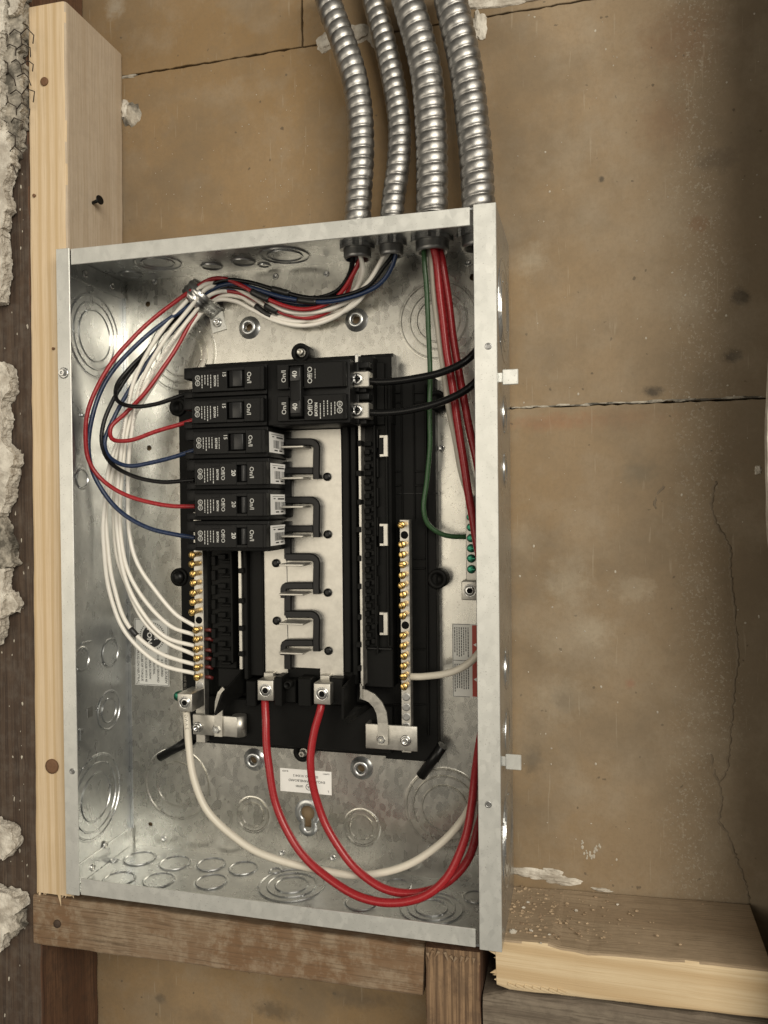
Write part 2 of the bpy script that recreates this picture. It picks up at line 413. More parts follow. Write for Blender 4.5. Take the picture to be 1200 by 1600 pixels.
for a in ((510, 66, 10, 9, 5, 1), (560, 52, 14, 9, 5, 2), (592, 60, 10, 12, 5, 3), (748, 40, 7, 14, 4, 4), (742, 5, 12, 6, 4, 5), (790, 4, 22, 4, 3, 6), (830, -4, 22, 4, 3, 61), (206, 180, 9, 11, 4, 7, PLASTER_G), (196, 172, 6, 10, 5, 8), (200, 120, 12, 1.6, 1.5, 31, PLASTER_G)):
    wall_lump(*a)
for u, v, rx, rz, sd in ((820, 1362, 14, 4, 9), (852, 1368, 16, 5, 10), (880, 1376, 14, 4, 11), (940, 1390, 9, 1.6, 12), (862, 1362, 9, 3, 13), (1184, 735, 3, 3.5, 14)):
    wall_lump(u, v, rx, rz, 2.2, sd, PLASTER)
# dark, frayed paper lips along the middle joint
for i in range(26):
    u = 806 + i*15 + random.uniform(-5, 5)
    c = P(u, 638 - (u-806)*.045, YW)
    wall_lump(u, 637 - (u-806)*.047 + random.uniform(-1, 1), random.uniform(4, 8), random.uniform(.5, 1.1), 1.0, 40+i, SPECK if i < 14 and i % 2 else PLASTER_G)
mb = MB()
for i in range(150):
    a = random.uniform(0, 1); u = random.uniform(800, 1190); v = random.uniform(20, 1380)
    r = random.choice((.35, .45, .6, .9)); c = P(u, v, YW); lump(mb, c, r, .5, r*random.uniform(.6, 1.6), i, 1, .3)
for i in range(60):
    u = random.uniform(200, 520); v = random.uniform(90, 330); r = random.choice((.3, .4, .5)); c = P(u, v, YW); lump(mb, c, r, .4, r, i, 1, .3)
for i in range(26):
    t = i/25; u = 907 + (t*30) + random.uniform(-3, 3); v = 1318 + 20*math.sin(t*3.1) + random.uniform(-6, 6); r = random.uniform(.5, 1.2); lump(mb, P(u, v, YW), r, .6, r*1.5, i, 1, .3)
o = mb.build('plaster_specks', SPECK, wall); o['kind'] = 'stuff'

# ------------------------------------------------------------------ timber
def timber(x0, x1, y0, y1, z0, z1, axis, amp=.5, seed=0, bev=2.0, cut=None):
    """a board with eased corners and slightly uneven faces; material slots: 0 front/back, 1 sides, 2 ends"""
    bm = bmesh.new(); vs = [bm.verts.new((x, y, z)) for x in (x0, x1) for y in (y0, y1) for z in (z0, z1)]
    for f in [(0, 1, 3, 2), (4, 6, 7, 5), (0, 4, 5, 1), (2, 3, 7, 6), (0, 2, 6, 4), (1, 5, 7, 3)]: bm.faces.new([vs[i] for i in f])
    ai = 'xyz'.index(axis)
    es = [e for e in bm.edges if abs((e.verts[0].co-e.verts[1].co)[ai]) > 1]
    bmesh.ops.bevel(bm, geom=es, offset=bev, segments=3, profile=.5, affect='EDGES')
    bmesh.ops.recalc_face_normals(bm, faces=bm.faces[:])
    L = ((x0, x1), (y0, y1), (z0, z1))[ai]; n = int((L[1]-L[0])/9)
    for i in range(1, n):
        co_ = [0, 0, 0]; co_[ai] = L[0] + (L[1]-L[0])*i/n; no = [0, 0, 0]; no[ai] = 1
        bmesh.ops.bisect_plane(bm, geom=bm.verts[:]+bm.edges[:]+bm.faces[:], plane_co=co_, plane_no=no)
    for a in bm.verts:
        d = Vector((noise.noise(a.co*.03+Vector((seed, 0, 0))), noise.noise(a.co*.03+Vector((0, seed, 5))), noise.noise(a.co*.03+Vector((9, 0, seed)))))*amp
        d += Vector((noise.noise(a.co*.11+Vector((seed, 3, 0))), noise.noise(a.co*.11+Vector((7, seed, 5))), noise.noise(a.co*.11+Vector((9, 2, seed)))))*amp*.5
        d[ai] = 0 if L[0]+3 < a.co[ai] < L[1]-3 else d[ai]*2
        a.co += d
    if cut: cut(bm)
    bm.normal_update()
    mb = MB(); bm.verts.index_update()
    b = len(mb.v); mb.v += [a.co.copy() for a in bm.verts]
    for f in bm.faces:
        nn = f.normal; k = 2 if abs(nn[ai]) > .8 else (0 if abs(nn.y) > .72 else 1)
        mb.f.append([b+a.index for a in f.verts]); mb.sm.append(False); mb.mi.append(k)
    bm.free(); return mb

def splinter(mb, c, d, ln, wd):
    c = Vector(c); d = Vector(d).normalized(); s = d.cross(Vector((0, 1, 0))).normalized()*wd; t = Vector((0, wd*.5, 0))
    mb.add([c-s-t, c+s-t, c+s+t, c-s+t, c+d*ln+s*.2], [(0, 1, 4), (1, 2, 4), (2, 3, 4), (3, 0, 4), (3, 2, 1, 0)])

# new upright stud
YF = 13.6
stud = thing('wood_stud', (-19, 56, -12), 'pale new pine stud standing upright left of the metal box', 'stud')
mb = timber(-38, 0, YF, YW-1, -11, 752, 'z', .5, 3, 3.2)
for a in mb.v: a.x += (a.z-548)*.0085 - (.9 if a.z < 200 else 0)*0
mb.build('timber', [PINE, PINE_SIDE, PINE_SIDE], stud)
mb = MB()
for i in range(11):
    x = -44 + i*3.6 + random.uniform(-1, 1)
    if 12 < x+44 < 22: continue
    splinter(mb, (x, YF+random.uniform(1, 6), -9), (random.uniform(-.5, .9) if i > 5 else random.uniform(-.5, .2), -.4, -1), random.uniform(5, 12), random.uniform(.8, 1.8))
mb.build('torn_end', PINE, stud)
KNOT = plastic('knot_brown', (.16, .085, .045), .7, .35, .3, 500, .3)
def knot(u, v, rx, rz):
    c = P(u, v, YF-.2); MB().lathe((c.x, YF-1.3, c.z), (0, -1, 0), [(rx*.98, -1), (rx, .1), (rx*.7, .35), (rx*.3, .45)], 20, True, True, True).build('knot', KNOT, stud)
knot(70, 128, 3.6, 4.5); knot(82, 1197, 6.4, 7.5); knot(54, 306, 1.4, 1.4); knot(84, 545, 1.2, 4)
c = PX(146, 318, 1)
c = Vector((-1.5, c.y, c.z))
MB().tube([c, c+Vector((4, -1.0, .6)), c+Vector((9, -2.2, 1.2))], 1.5, 8).lathe(c+Vector((9, -2.2, 1.2)), (1, -.22, .1), [(1.6, -1), (3.2, .8), (4.2, 1.8), (4.0, 2.3), (1.2, 1.6)], 16, True, True, True).build('screw', BLACKG, stud)

# old dark stud at the far left
old = thing('old_stud', (-80, 56, -420), 'dark brown old stud at the left edge flecked with plaster', 'stud')
timber(-130, -40.5, YF+4, YW-1, -400, 1000, 'z', 1.0, 8, 2.0).build('timber', [OLD, OLDRED, OLD], old)
mb = MB()
for i in range(70):
    u = random.gauss(18, 9); v = random.uniform(250, 1600)
    if random.random() < .35: u = random.uniform(30, 46)
    if not 1 < u < 47: continue
    c = P(u, v, YF+4); r = random.choice((.4, .5, .7, 1.0, 1.3)); lump(mb, c, r*.7, .5, r*random.uniform(1, 2.4), i, 1, .5)
o = mb.build('plaster_specks', SPECK, old); o['kind'] = 'stuff'

# old cross piece under the box
cross = thing('old_cross_piece', (128, 56, -57), 'weathered brown horizontal timber under the metal box', 'timber')
def ctaper(bm):
    for a in bm.verts:
        if a.co.z < -35: a.co.z += max(0, (a.co.x+45)/347)*6.5 - 1
timber(-44.5, 301.5, YF, YW-1, -56.5, -13.5, 'x', 1.0, 5, 2.2, ctaper).build('timber', [OLDX, OLDX, OLDX], cross)
def nail(u, v, y, par, r=3.2):
    c = P(u, v, y); MB().lathe((c.x, y+1, c.z), (0, -1, 0), [(r*.6, 0), (r, 1.4), (r*.95, 2.2), (r*.3, 2.6)], 14, True, True, True).build('nail', RUST, par)
nail(90, 1443, YF, cross, 3.6)
# lower short stud with strong grain
short = thing('short_stud', (325, 56, -420), 'short striped reddish stud under the box right corner', 'stud')
timber(304, 345.8, YF-1, YW-1, -400, -11.5, 'z', .8, 15, 1.5).build('timber', [ENDG, OLDRED, OLDRED], short)
mb = MB()
for i in range(9): splinter(mb, (306+i*4.4, YF-1.5, -14+random.uniform(-2, 1)), (random.uniform(-.8, .8), -.3, -1), random.uniform(3, 8), 1.2)
mb.build('torn_end', OLDX, short)
# new horizontal timber on the right
ledge = thing('ledge_timber', (450, 56, -38), 'pale new pine timber lying right of the box with a dusty top', 'timber')
def tilt(mb):
    for a in mb.v: a.z += (a.x-357)*.033
    return mb
def chip(bm):
    for a in bm.verts:
        if a.co.z > -4 and a.co.y < YF+7:
            k = noise.noise(Vector((a.co.x*.06, 0, 4))) + .3
            if a.co.x > 402: a.co.z -= 2.5 + 1.8*k
        if a.co.x < 366 and a.co.z < -20: a.co.z += (366-a.co.x)*.35
ledge_mb = tilt(timber(357.5, 546, YF, YW, -37.5, .6, 'x', .6, 21, 3.0, chip))
for i, q in enumerate(ledge_mb.f):
    n_ = (ledge_mb.v[q[1]]-ledge_mb.v[q[0]]).cross(ledge_mb.v[q[2]]-ledge_mb.v[q[0]]).normalized()
LTOP = wood('dusty_top', (.36, .275, .185), (.31, .23, .15), (.22, .165, .105), 'x', 30, .85, .4, (.25, .19, .125))
ledge_mb.build('timber', [PINE_X, LTOP, PINE_X], ledge)
mb = MB()
for z, ln, wd in ((-2.5, 2.5, 1.0), (-11, 7, 1.3), (-14, 3, .8), (-24, 6, 2.0), (-26.5, 4, .9), (-30, 3, 1.4)):
    splinter(mb, (358.5, YF+1.5, z), (-1, -.15, random.uniform(-.25, .35)), ln, wd)
for i in range(7): splinter(mb, (366+i*6, YF-.2, -31.5+i*.1), (1, -.25, -.18), random.uniform(7, 14), 1.1)
mb.build('torn_end', PINE_X, ledge)
mb = MB()
for i in range(240):
    x = 364 + abs(random.gauss(0, 45)); y = random.uniform(YF+8, YW-2)
    if x > 540: continue
    r = random.choice((.4, .5, .6, .9, 1.2)); lump(mb, (x, y, .6+(x-357)*.033), r*1.3, r, r*.7, i, 1, .5)
o = mb.build('sawdust', DUST, ledge); o['kind'] = 'stuff'
mb = MB()
for u, v, r in ((801, 1456, 2.6), (830, 1455, 1.3), (858, 1462, .9), (900, 1425, 1.4), (825, 1410, 1.2), (845, 1475, .8), (818, 1418, 1.2), (965, 1418, 1.0)):
    q = PZ(u, v, 1.2); lump(MB(), (q.x, q.y, .8+(q.x-357)*.033), r*1.3, r, r*.8, r*9, 1, .5).build('plaster_crumb', PLASTER, ledge)
grey = thing('old_grey_timber', (480, 56, -90), 'rough grey old timber beneath the pale right-hand ledge', 'timber')
def rnd(bm):
    for a in bm.verts: a.co.z += (a.co.x-346)*.033 + (-(366-a.co.x)*.25 if a.co.x < 366 and a.co.z > -60 else 0)
timber(346.6, 640, YF+2, YW-1, -110, -41.5, 'x', 1.8, 33, 5.0, rnd).build('timber', [OLDGREY, OLDGREY, OLDGREY], grey)

# ------------------------------------------------------------------ broken plaster at the left edge
pl = thing('broken_plaster', (-75, 5, -400), 'crumbling white plaster edge with wire mesh at far left', 'plaster')
def fr3(q, seed, f):
    v = 0; a = 1
    for o_ in range(4):
        v += a*noise.noise(q*f + Vector((seed, seed*.3, o_*5.1))); f *= 2.1; a *= .58
    return v
def chunk(poly, y, th, mat, seed):
    """ragged slab of crumbling plaster following an outline, broken edges, uneven face"""
    pts = []
    n = len(poly)
    for i in range(n):
        a = Vector(poly[i]); b = Vector(poly[(i+1) % n]); k = max(1, int((b-a).length/2.2))
        for j in range(k):
            q = a.lerp(b, j/k); w_ = Vector((q.x, q.y, 0)); q += Vector((fr3(w_, seed, .05), fr3(w_, seed+7, .05)))*5.5 + Vector((-9, 0))
            pts.append(P(q.x, q.y, y))
    bm = bmesh.new(); f = bm.faces.new([bm.verts.new(a) for a in pts])
    r = bmesh.ops.extrude_face_region(bm, geom=[f]); 
    for a in r['geom']:
        if isinstance(a, bmesh.types.BMVert): a.co.y += th
    bmesh.ops.recalc_face_normals(bm, faces=bm.faces[:])
    bmesh.ops.triangulate(bm, faces=bm.faces[:])
    for _ in range(6):
        es = [e for e in bm.edges if e.calc_length() > 2.6]
        if not es or len(bm.verts) > 9000: break
        bmesh.ops.subdivide_edges(bm, edges=es, cuts=1); bmesh.ops.triangulate(bm, faces=bm.faces[:])
    for a in bm.verts:
        k = fr3(a.co, seed, .07)
        if a.co.y < y+.4: a.co.y += k*1.9 + 1.0
        else: a.co += Vector((fr3(a.co, seed+3, .2)*1.3, 0, fr3(a.co, seed+9, .2)*1.3))
    MB().bm(bm).build('plaster_chunk', mat, pl)
chunk([(-60, -40), (40, -40), (43, 20), (38, 80), (42, 150), (36, 215), (24, 262), (10, 280), (-60, 300)], 6, 11, PLASTER_G, 1)
chunk([(-60, -40), (12, -40), (14, 30), (6, 70), (8, 140), (2, 200), (-60, 210)], -2, 9, PLASTER, 2)
chunk([(-60, 190), (6, 180), (20, 205), (26, 250), (14, 285), (17, 330), (6, 372), (14, 392), (7, 468), (-60, 480)], 2, 12, PLASTER, 3)
chunk([(14, -30), (38, -30), (40, 10), (22, 22)], -1, 8, PLASTER, 31)
chunk([(-60, 565), (6, 566), (21, 585), (20, 612), (2, 640), (-60, 640)], 3, 13, PLASTER, 4)
chunk([(-60, 615), (4, 625), (12, 650), (9, 690), (26, 708), (25, 742), (14, 780), (4, 805), (-60, 830)], 1, 14, PLASTER, 5)
chunk([(-60, 810), (8, 812), (20, 840), (24, 865), (31, 882), (14, 888), (-60, 890)], 5, 11, PLASTER_G, 6)
chunk([(-60, 880), (12, 888), (14, 930), (8, 980), (-2, 1010), (-60, 1010)], 2, 12, PLASTER, 7)
chunk([(12, 930), (28, 926), (32, 948), (20, 962), (8, 958)], 6, 9, PLASTER, 8)
chunk([(-60, 1280), (8, 1288), (26, 1302), (30, 1325), (14, 1345), (-60, 1350)], 4, 12, PLASTER, 9)
chunk([(-60, 1390), (4, 1396), (38, 1402), (40, 1425), (26, 1432), (32, 1452), (12, 1465), (10, 1490), (-60, 1500)], 3, 13, PLASTER, 10)
chunk([(14, 1420), (42, 1428), (40, 1452), (24, 1468), (10, 1450)], 8, 8, PLASTER_G, 11)
WIREM = plastic('mesh_wire', (.045, .034, .027), .7, .4, .3)
mb = MB()
for j in range(10):                           # bent, partly buried hexagonal wire lath
    v = 60 + j*23
    for u0 in ((4, 27) if j % 2 else (-8, 15, 33)):
        if u0 > 25 and v > 190: continue
        jit = lambda: random.uniform(-2.5, 2.5)
        h = [(u0+jit(), v-7+jit()), (u0+9+jit(), v-14+jit()), (u0+19+jit(), v-7+jit()), (u0+20+jit(), v+6+jit())]
        mb.tube([P(a, b, 4.6 + random.uniform(-2.2, 1.6)) for a, b in h], .5, 5)
mb.build('wire_mesh', WIREM, pl)
# drywall / plaster edge on the right, mostly outside the frame
pr = thing('plaster_edge', (620, 0, -400), 'cream plaster edge at the right margin of the picture', 'plaster')
pts = []
for i in range(120):
    z = 1000 - i*12; e = P(1199, 700, -26).x
    zz = (z-350)/75.0
    pts.append((e + min(14, (abs(zz)**2.2)*3.0 if abs(zz) < 6 else 14) + 1.0*noise.noise(Vector((z*.05, 0, 0))), z))
poly = pts + [(900, pts[-1][1]), (900, pts[0][1])]
MB().prism(poly, -26, -19, .5).build('plaster_sheet', PLASTER, pr)

# ------------------------------------------------------------------ the enclosure
W_, H_, D_ = 363.5, 538.0, 93.0
T = 1.5
box = thing('panel_enclosure', (W_/2, D_/2, 0), 'open galvanised steel electrical enclosure box with folded rim', 'enclosure')
# back with real holes
back = MB().box(0, W_, D_, D_+T, 0, H_).build('back_plate', GALV_BACK, box)
holes = []
EMB = [(130.5, 485), (231.5, 485), (129.8, 92), (231.7, 92)]
cut = MB()
for x, z in EMB: cut.lathe((x, D_-6, z), (0, 1, 0), [(3.6, 0), (3.6, 14)], 20, True, True, True)
for u, v, r in ((231, 475, 2.6), (233, 700, 2.6), (235, 1288, 2.2), (739, 433, 3.0)):
    c = P(u, v, D_); cut.lathe((c.x, D_-6, c.z), (0, 1, 0), [(r, 0), (r, 14)], 16, True, True, True)
kc = P(481, 1270, D_)
cut.lathe((kc.x, D_-6, kc.z), (0, 1, 0), [(6.4, 0), (6.4, 14)], 24, True, True, True)
cut.box(kc.x-3, kc.x+3, D_-6, D_+8, kc.z-13, kc.z)
cutter = cut.build('cutter', DARK, box)
md = back.modifiers.new('b', 'BOOLEAN'); md.object = cutter; md.operation = 'DIFFERENCE'; md.solver = 'EXACT'; md.use_self = True
bpy.context.view_layer.update()
nm = bpy.data.meshes.new_from_object(back.evaluated_get(bpy.context.evaluated_depsgraph_get()))
back.modifiers.clear(); back.data = nm
bpy.data.objects.remove(cutter)
# walls
MB().box(0, T, 0.0, D_-.05, 0, H_).build('side_wall', GALV, box)
MB().box(W_-T, W_, 0.0, D_-.05, 0, H_).build('side_wall', GALV, box)
MB().box(T+.05, W_-T-.05, 1.7, D_-.05, H_-T, H_).build('top_wall', GALV, box)
MB().box(T+.05, W_-T-.05, 1.7, D_-.05, 0, T).build('bottom_wall', GALV, box)
# folded seam strips and corner tabs
mb = MB()
for zc, s in ((H_-T, -1), (T, 1)):
    for x, dr in ((T, 1), (W_-T, -1)):
        a = [(x, 4), (x, 86)]
        MB().box(x, x+dr*1.3, 3, 88, zc + s*.1, zc + s*17, .3).build('corner_tab', GALV, box)
def rivet(c, ax, r=3.0, name='rivet', mat=STEEL):
    MB().lathe(c, ax, [(r, -.2), (r, .5), (r*.85, 1.0), (r*.6, 1.05), (r*.5, .5), (r*.2, .45)], 16, True, False, True).build(name, mat, box)
for u, v in ((165, 1320), (145, 1355), (133, 428), (175, 447)):
    rivet(PX(u, v, T+1.4), (1, 0, 0), 3.2)
for u, v in ((431, 432), (510, 428), (242, 440), (256, 1310), (441, 1332), (520, 1340), (731, 412), (690, 700), (734, 685)):
    c = P(u, v, D_); rivet((c.x, D_, c.z), (0, -1, 0), 2.8)
mb = MB()
mb.box(-.02, 12.6, -1.5, 0, -.3, H_+.4, .35).build('rim_flange', GALV_RIM, box)
MB().box(347.2, W_+.02, -1.5, 0, -.3, H_+.9, .35).build('rim_flange', GALV_RIM, box)
MB().box(13.2, 344.6, -.1, 1.5, H_-13.2, H_-.02, .35).build('rim_flange', GALV_RIM, box)
MB().box(13.2, 344.2, -.1, 1.5, .02, 13.6, .35).build('rim_flange', GALV_RIM, box)
# inward-folded returns behind the right and left flange give the sheet its stiffness
MB().box(346.9, 348.1, 0.02, 6, 2, H_-2, .2).build('rim_return', GALV, box)
# outer mounting tabs
for v, side in ((592, 1), (1200, 1), (632, 0), (1150, 0)):
    if side:
        c = PX(781, v, W_); MB().box(W_-.1, W_+4.5, YF-4.6, YF-3.4, c.z-3.5, c.z+3.5, .3).box(W_+2.6, W_+14, YF-5.2, YF-3.6, c.z-5.6, c.z+5.6, .5).build('mounting_tab', GALV_RIM, box)
    else:
        c = P(90, v, 6); MB().box(-4.4, .1, 7.0, 8.4, c.z-4.6, c.z+4.6, .5).build('mounting_tab', GALV_RIM, box)
# rim screws and holes
def screw(mb, c, ax, r, h, hexa=False, flange=0, slot=True):
    if flange: mb.lathe(c, ax, [(flange, 0), (flange, .8), (flange*.8, 1.2)], 20, True, True, True); c = Vector(c)+Vector(ax)*1.0
    mb.lathe(c, ax, [(r, 0), (r, h*.8), (r*.85, h), (r*.45, h), (r*.32, h*.45)], 6 if hexa else 18, not hexa, True, True)
mb = MB(); c = P(100, 583, -1.5); screw(mb, c, (0, -1, 0), 3.2, 2.6, True, 4.6); mb.build('rim_screw', STEEL, box)
for u, v in ((763, 541), (763, 1257), (113, 1205)):
    c = P(u, v, -1.5); MB().lathe((c.x, -1.5, c.z), (0, -1, 0), [(2.6, -.1), (2.5, .35), (1.6, .3), (1.4, -.05)], 16, True, False, False).lathe((c.x, -1.5, c.z), (0, -1, 0), [(1.5, .05), (.5, .06)], 12, True, False, True).build('rim_hole', [CAST], box)

def knockout(c, ax, rings, tilt_ties=0, name='knockout', lip=.8):
    """concentric pre-cut rings: each step stands a hair proud of the sheet with a groove between"""
    prof = [(0.3, .40)]
    h = .40
    for r in rings:
        prof += [(r-1.2, h), (r-.55, h+lip), (r+.1, h+lip), (r+.45, -.15), (r+.7, -.15), (r+.85, h-.06)]
        h -= .08
    prof += [(rings[-1]+1.4, .14), (rings[-1]+2.0, -.08)]
    mb = MB().lathe(c, ax, prof, 56, False, True, False)
    ax = Vector(ax); t = Vector((0, 0, 1)) if abs(ax.z) < .9 else Vector((1, 0, 0)); e1 = ax.cross(t).normalized(); e2 = ax.cross(e1)
    for i, r in enumerate(rings):
        for k in range(2):
            a = tilt_ties + i*1.1 + k*math.pi
            mb.lathe(Vector(c) + (e1*math.cos(a) + e2*math.sin(a))*r, ax, [(1.3, 0), (1.1, .7), (.5, .95)], 8, True, False, True)
    return mb.build(name, GALV_BACK if abs(ax.y) > .9 else GALV, box)
for u, v, rings in ((283, 553, (21, 27, 34)), (685, 500, (19, 25, 33)), (277, 1225, (21, 32.5)), (695, 1263, (20, 28, 34)), (395, 1273, (11, 15.5)), (565, 1293, (11, 15.5))):
    c = P(u, v, D_); knockout((c.x, D_, c.z), (0, -1, 0), rings, u*.01)
for u, v, rings in ((148, 525, (23, 30, 36)), (150, 1245, (21, 30, 36)), (128, 748, (8,)), (128, 1030, (9.5,)), (172, 1020, (12,)), (170, 1110, (11, 17))):
    c = PX(u, v, T); knockout((T, max(rings[-1]+3, min(c.y, 91-rings[-1])), c.z), (1, 0, 0), rings, v*.01)
for u, v, rings in ((788, 490, (22, 30, 39)), (790, 650, (9, 14)), (791, 735, (9, 13)), (793, 1040, (10, 16)), (793, 1140, (17,)), (795, 1295, (22, 30, 39))):
    c = PX(u, v, W_); knockout((W_, 47, c.z), (1, 0, 0), rings, v*.01, lip=.5)
for u, v, rings in ((218, 1342, (13.5,)), (273, 1349, (13.5,)), (330, 1351, (12.5,)), (380, 1357, (12.5,)), (186, 1374, (13,)), (248, 1376, (13,)), (330, 1378, (13,)), (456, 1383, (14, 21, 28)), (674, 1419, (13, 19, 25)), (565, 1410, (13,)), (430, 1361, (5,)), (620, 1384, (11,)), (744, 1402, (10,)), (178, 1345, (3,))):
    c = PZ(u, v, T); knockout((c.x, max(5+rings[-1], min(c.y, 90-rings[-1])), T), (0, 0, 1), rings, u*.02)
for u, v, rings in ((205, 428, (10,)), (247, 410, (14, 20)), (331, 416, (9,)), (380, 409, (10,)), (413, 414, (5,)), (445, 399, (15, 21))):
    c = PZ(u, v, H_-T); knockout((c.x, max(5+rings[-1], min(c.y, 90-rings[-1])), H_-T), (0, 0, -1), rings, u*.02)
# embossed mounting feet round the four holes, keyhole boss
for x, z in EMB:
    MB().lathe((x, D_, z), (0, -1, 0), [(10.5, -.1), (9.8, .5), (8.4, 1.4), (7.2, 3.2), (6.6, 4.0), (5.4, 4.2), (4.2, 4.0), (3.8, 3.2), (3.65, -.2)], 32, True, False, False).build('mounting_boss', GALV, box)
mb = MB()
for s_ in (0,):
    out_ = []
    def keyloop(r1, r2, y):
        vs = []
        for i in range(28):
            a = math.radians(-52 + i*(284/27)); vs.append(Vector((kc.x+math.cos(a)*r1, y, kc.z+math.sin(a)*r1)))
        for i in range(9):
            a = math.radians(180 + i*22.5); vs.append(Vector((kc.x+math.cos(a)*r2, y, kc.z-12.5+math.sin(a)*r2)))
        return vs
    loops = [keyloop(12.5, 9.0, D_+.1), keyloop(11.3, 7.8, D_-.8), keyloop(8.4, 5.2, D_-1.2), keyloop(7.0, 3.8, D_-.9), keyloop(6.5, 3.1, D_+.1)]
    n = len(loops[0]); vs_ = sum(loops, []); fs_ = []
    for j in range(len(loops)-1):
        for i in range(n): fs_.append((j*n+i, j*n+(i+1) % n, (j+1)*n+(i+1) % n, (j+1)*n+i))
    mb.add(vs_, fs_, True)
mb.build('keyhole_boss', GALV, box)
c = PX(140, 1113, T); MB().box(T-.1, T+.5, c.y-4, c.y+4, c.z-4.4, c.z+4.4, .4).build('square_hole_plug', CAST, box)
for v in (1003, 650):
    c = PX(136, v, T); MB().box(T-.1, T+1.6, c.y-9, c.y+5, c.z-1, c.z+1, .6).build('lance', GALV, box)
c = PX(125, 1148, T); MB().box(T-.1, T+2, c.y-2, c.y+3, c.z-5, c.z+5, .4).build('lance', GALV, box)
# vertical fold in the corner of the back
MB().box(T-.1, T+3.2, D_-.7, D_+.2, 17, H_-17, .3).build('corner_fold', GALV, box)

# stickers on the back plate
def sticker(name, u0, v0, u1, v1, mat, label):
    a = P(u0, (v0+v1)/2, D_); b = P(u1, (v0+v1)/2, D_); t_ = P((u0+u1)/2, v0, D_); q = P((u0+u1)/2, v1, D_)
    o = MB().box(a.x, b.x, D_-.18, D_-.02, q.z, t_.z).build(name, mat, box); o['label'] = label
    return o, a.x, b.x, q.z, t_.z
yb = D_-.30
st, x0, x1, z0, z1 = sticker('instruction_label', 211, 967, 264, 1071, CLEAR, 'foil instruction label with black printing')
mb = MB()
for xx in (x0+.8, x1-.8, ): mb.box(xx-.2, xx+.2, yb, yb+.1, z0+.8, z1-.8)
for zz in (z0+.8, z1-.8): mb.box(x0+.8, x1-.8, yb, yb+.1, zz-.2, zz+.2)
cx, cz = x0+(x1-x0)*.52, z1-(z1-z0)*.26
for i in range(40):
    a = 2*math.pi*i/40; quad(mb, (cx+12.6*math.cos(a), yb, cz+12.6*math.sin(a)), (Vector((math.cos(a), 0, math.sin(a))), Vector((-math.sin(a), 0, math.cos(a)))), 1.6, .8)
mb.lathe((cx, yb+.1, cz), (0, -1, 0), [(10.4, .1)], 36, False, True, False)
lines = ['BONDING SCREW', '4 REQUIRED', 'TO BOND GROUND', 'NEUTRAL', 'THREAD SCREW', 'INTO CASE WITH 40', 'IN-LBS OF TORQUE', 'PLUG-ON NEUTRAL']
for i, s_ in enumerate(lines):
    put_text(mb, s_, 3.5 if i in (0, 7) else 3.0, (x1-3.2-i*(x1-x0-6.5)/7, yb, z0+(z1-z0)*.27), CW, .05)
mb.build('printed_text', INKB, st)
mb = MB(); put_text(mb, 'BR', 6, (cx+4, yb-.12, cz), CW, .12); put_text(mb, 'PON', 7, (cx-3, yb-.12, cz), CW, .15); mb.build('logo_text', PAPER, st)

st, x0, x1, z0, z1 = sticker('listing_label', 438, 1203, 518, 1239, PAPER, 'white listing sticker printed upside down')
mb = MB(); cx = (x0+x1)/2
put_text(mb, 'ENCLOSED PANELBOARD', 3.0, (cx+1, yb, z0+(z1-z0)*.52), FLIP, .03)
put_text(mb, 'ISSUE NO. 0133412', 2.9, (cx, yb, z0+(z1-z0)*.73), FLIP, .03)
put_text(mb, 'LISTED', 2.3, (cx-6, yb, z0+(z1-z0)*.28), FLIP, .06); put_text(mb, 'UL', 3.0, (cx+3, yb, z0+(z1-z0)*.27), FLIP, .06)
mb.lathe((cx+3, yb+.1, z0+(z1-z0)*.27), (0, -1, 0), [(3.0, .1), (2.5, .1)], 20, False, False, False)
put_text(mb, 'L', 2.6, (x1-3, yb, z0+3), FLIP, .05); put_text(mb, 'E-69971', 1.9, (x1-5, yb, z1-2.2), FLIP, .03); put_text(mb, 'SI-6923', 1.9, (x0+5, yb, z1-2.2), FLIP, .03)
mb.build('printed_text', INKB, st)

st, x0, x1, z0, z1 = sticker('warning_label', 707, 975, 766, 1090, CLEAR, 'warning label with a red band and fine print')
mb = MB()
for xx in (x0+.5, x1-.5): mb.box(xx-.2, xx+.2, yb, yb+.1, z0+.5, z1-.5)
for zz in (z0+.5, z1-.5, z0+(z1-z0)*.5): mb.box(x0+.5, x0+15, yb, yb+.1, zz-.2, zz+.2)
for i in range(7):
    for half in (0, 1):
        zt = z1-3 - half*(z1-z0)*.5
        L = random.uniform(19, 25)
        k = 0
        while k < L:
            d = random.uniform(1.0, 2.6); quad(mb, (x0+2.2+i*1.9, yb, zt-k-d/2), UP, .75, d); k += d+.5
mb.build('printed_text', INKB, st)
mb = MB(); mb.box(x0+17, x0+21.5, yb, yb+.1, z0+1, z1-1); mb.build('red_band', REDP, st)
mb = MB()
for zz in (z0+(z1-z0)*.72, z0+(z1-z0)*.25): mb.add([(x0+18, yb-.1, zz), (x0+20.6, yb-.1, zz-1.6), (x0+20.6, yb-.1, zz+1.6)], [(0, 1, 2)])
mb.build('warning_triangle', PAPER, st)

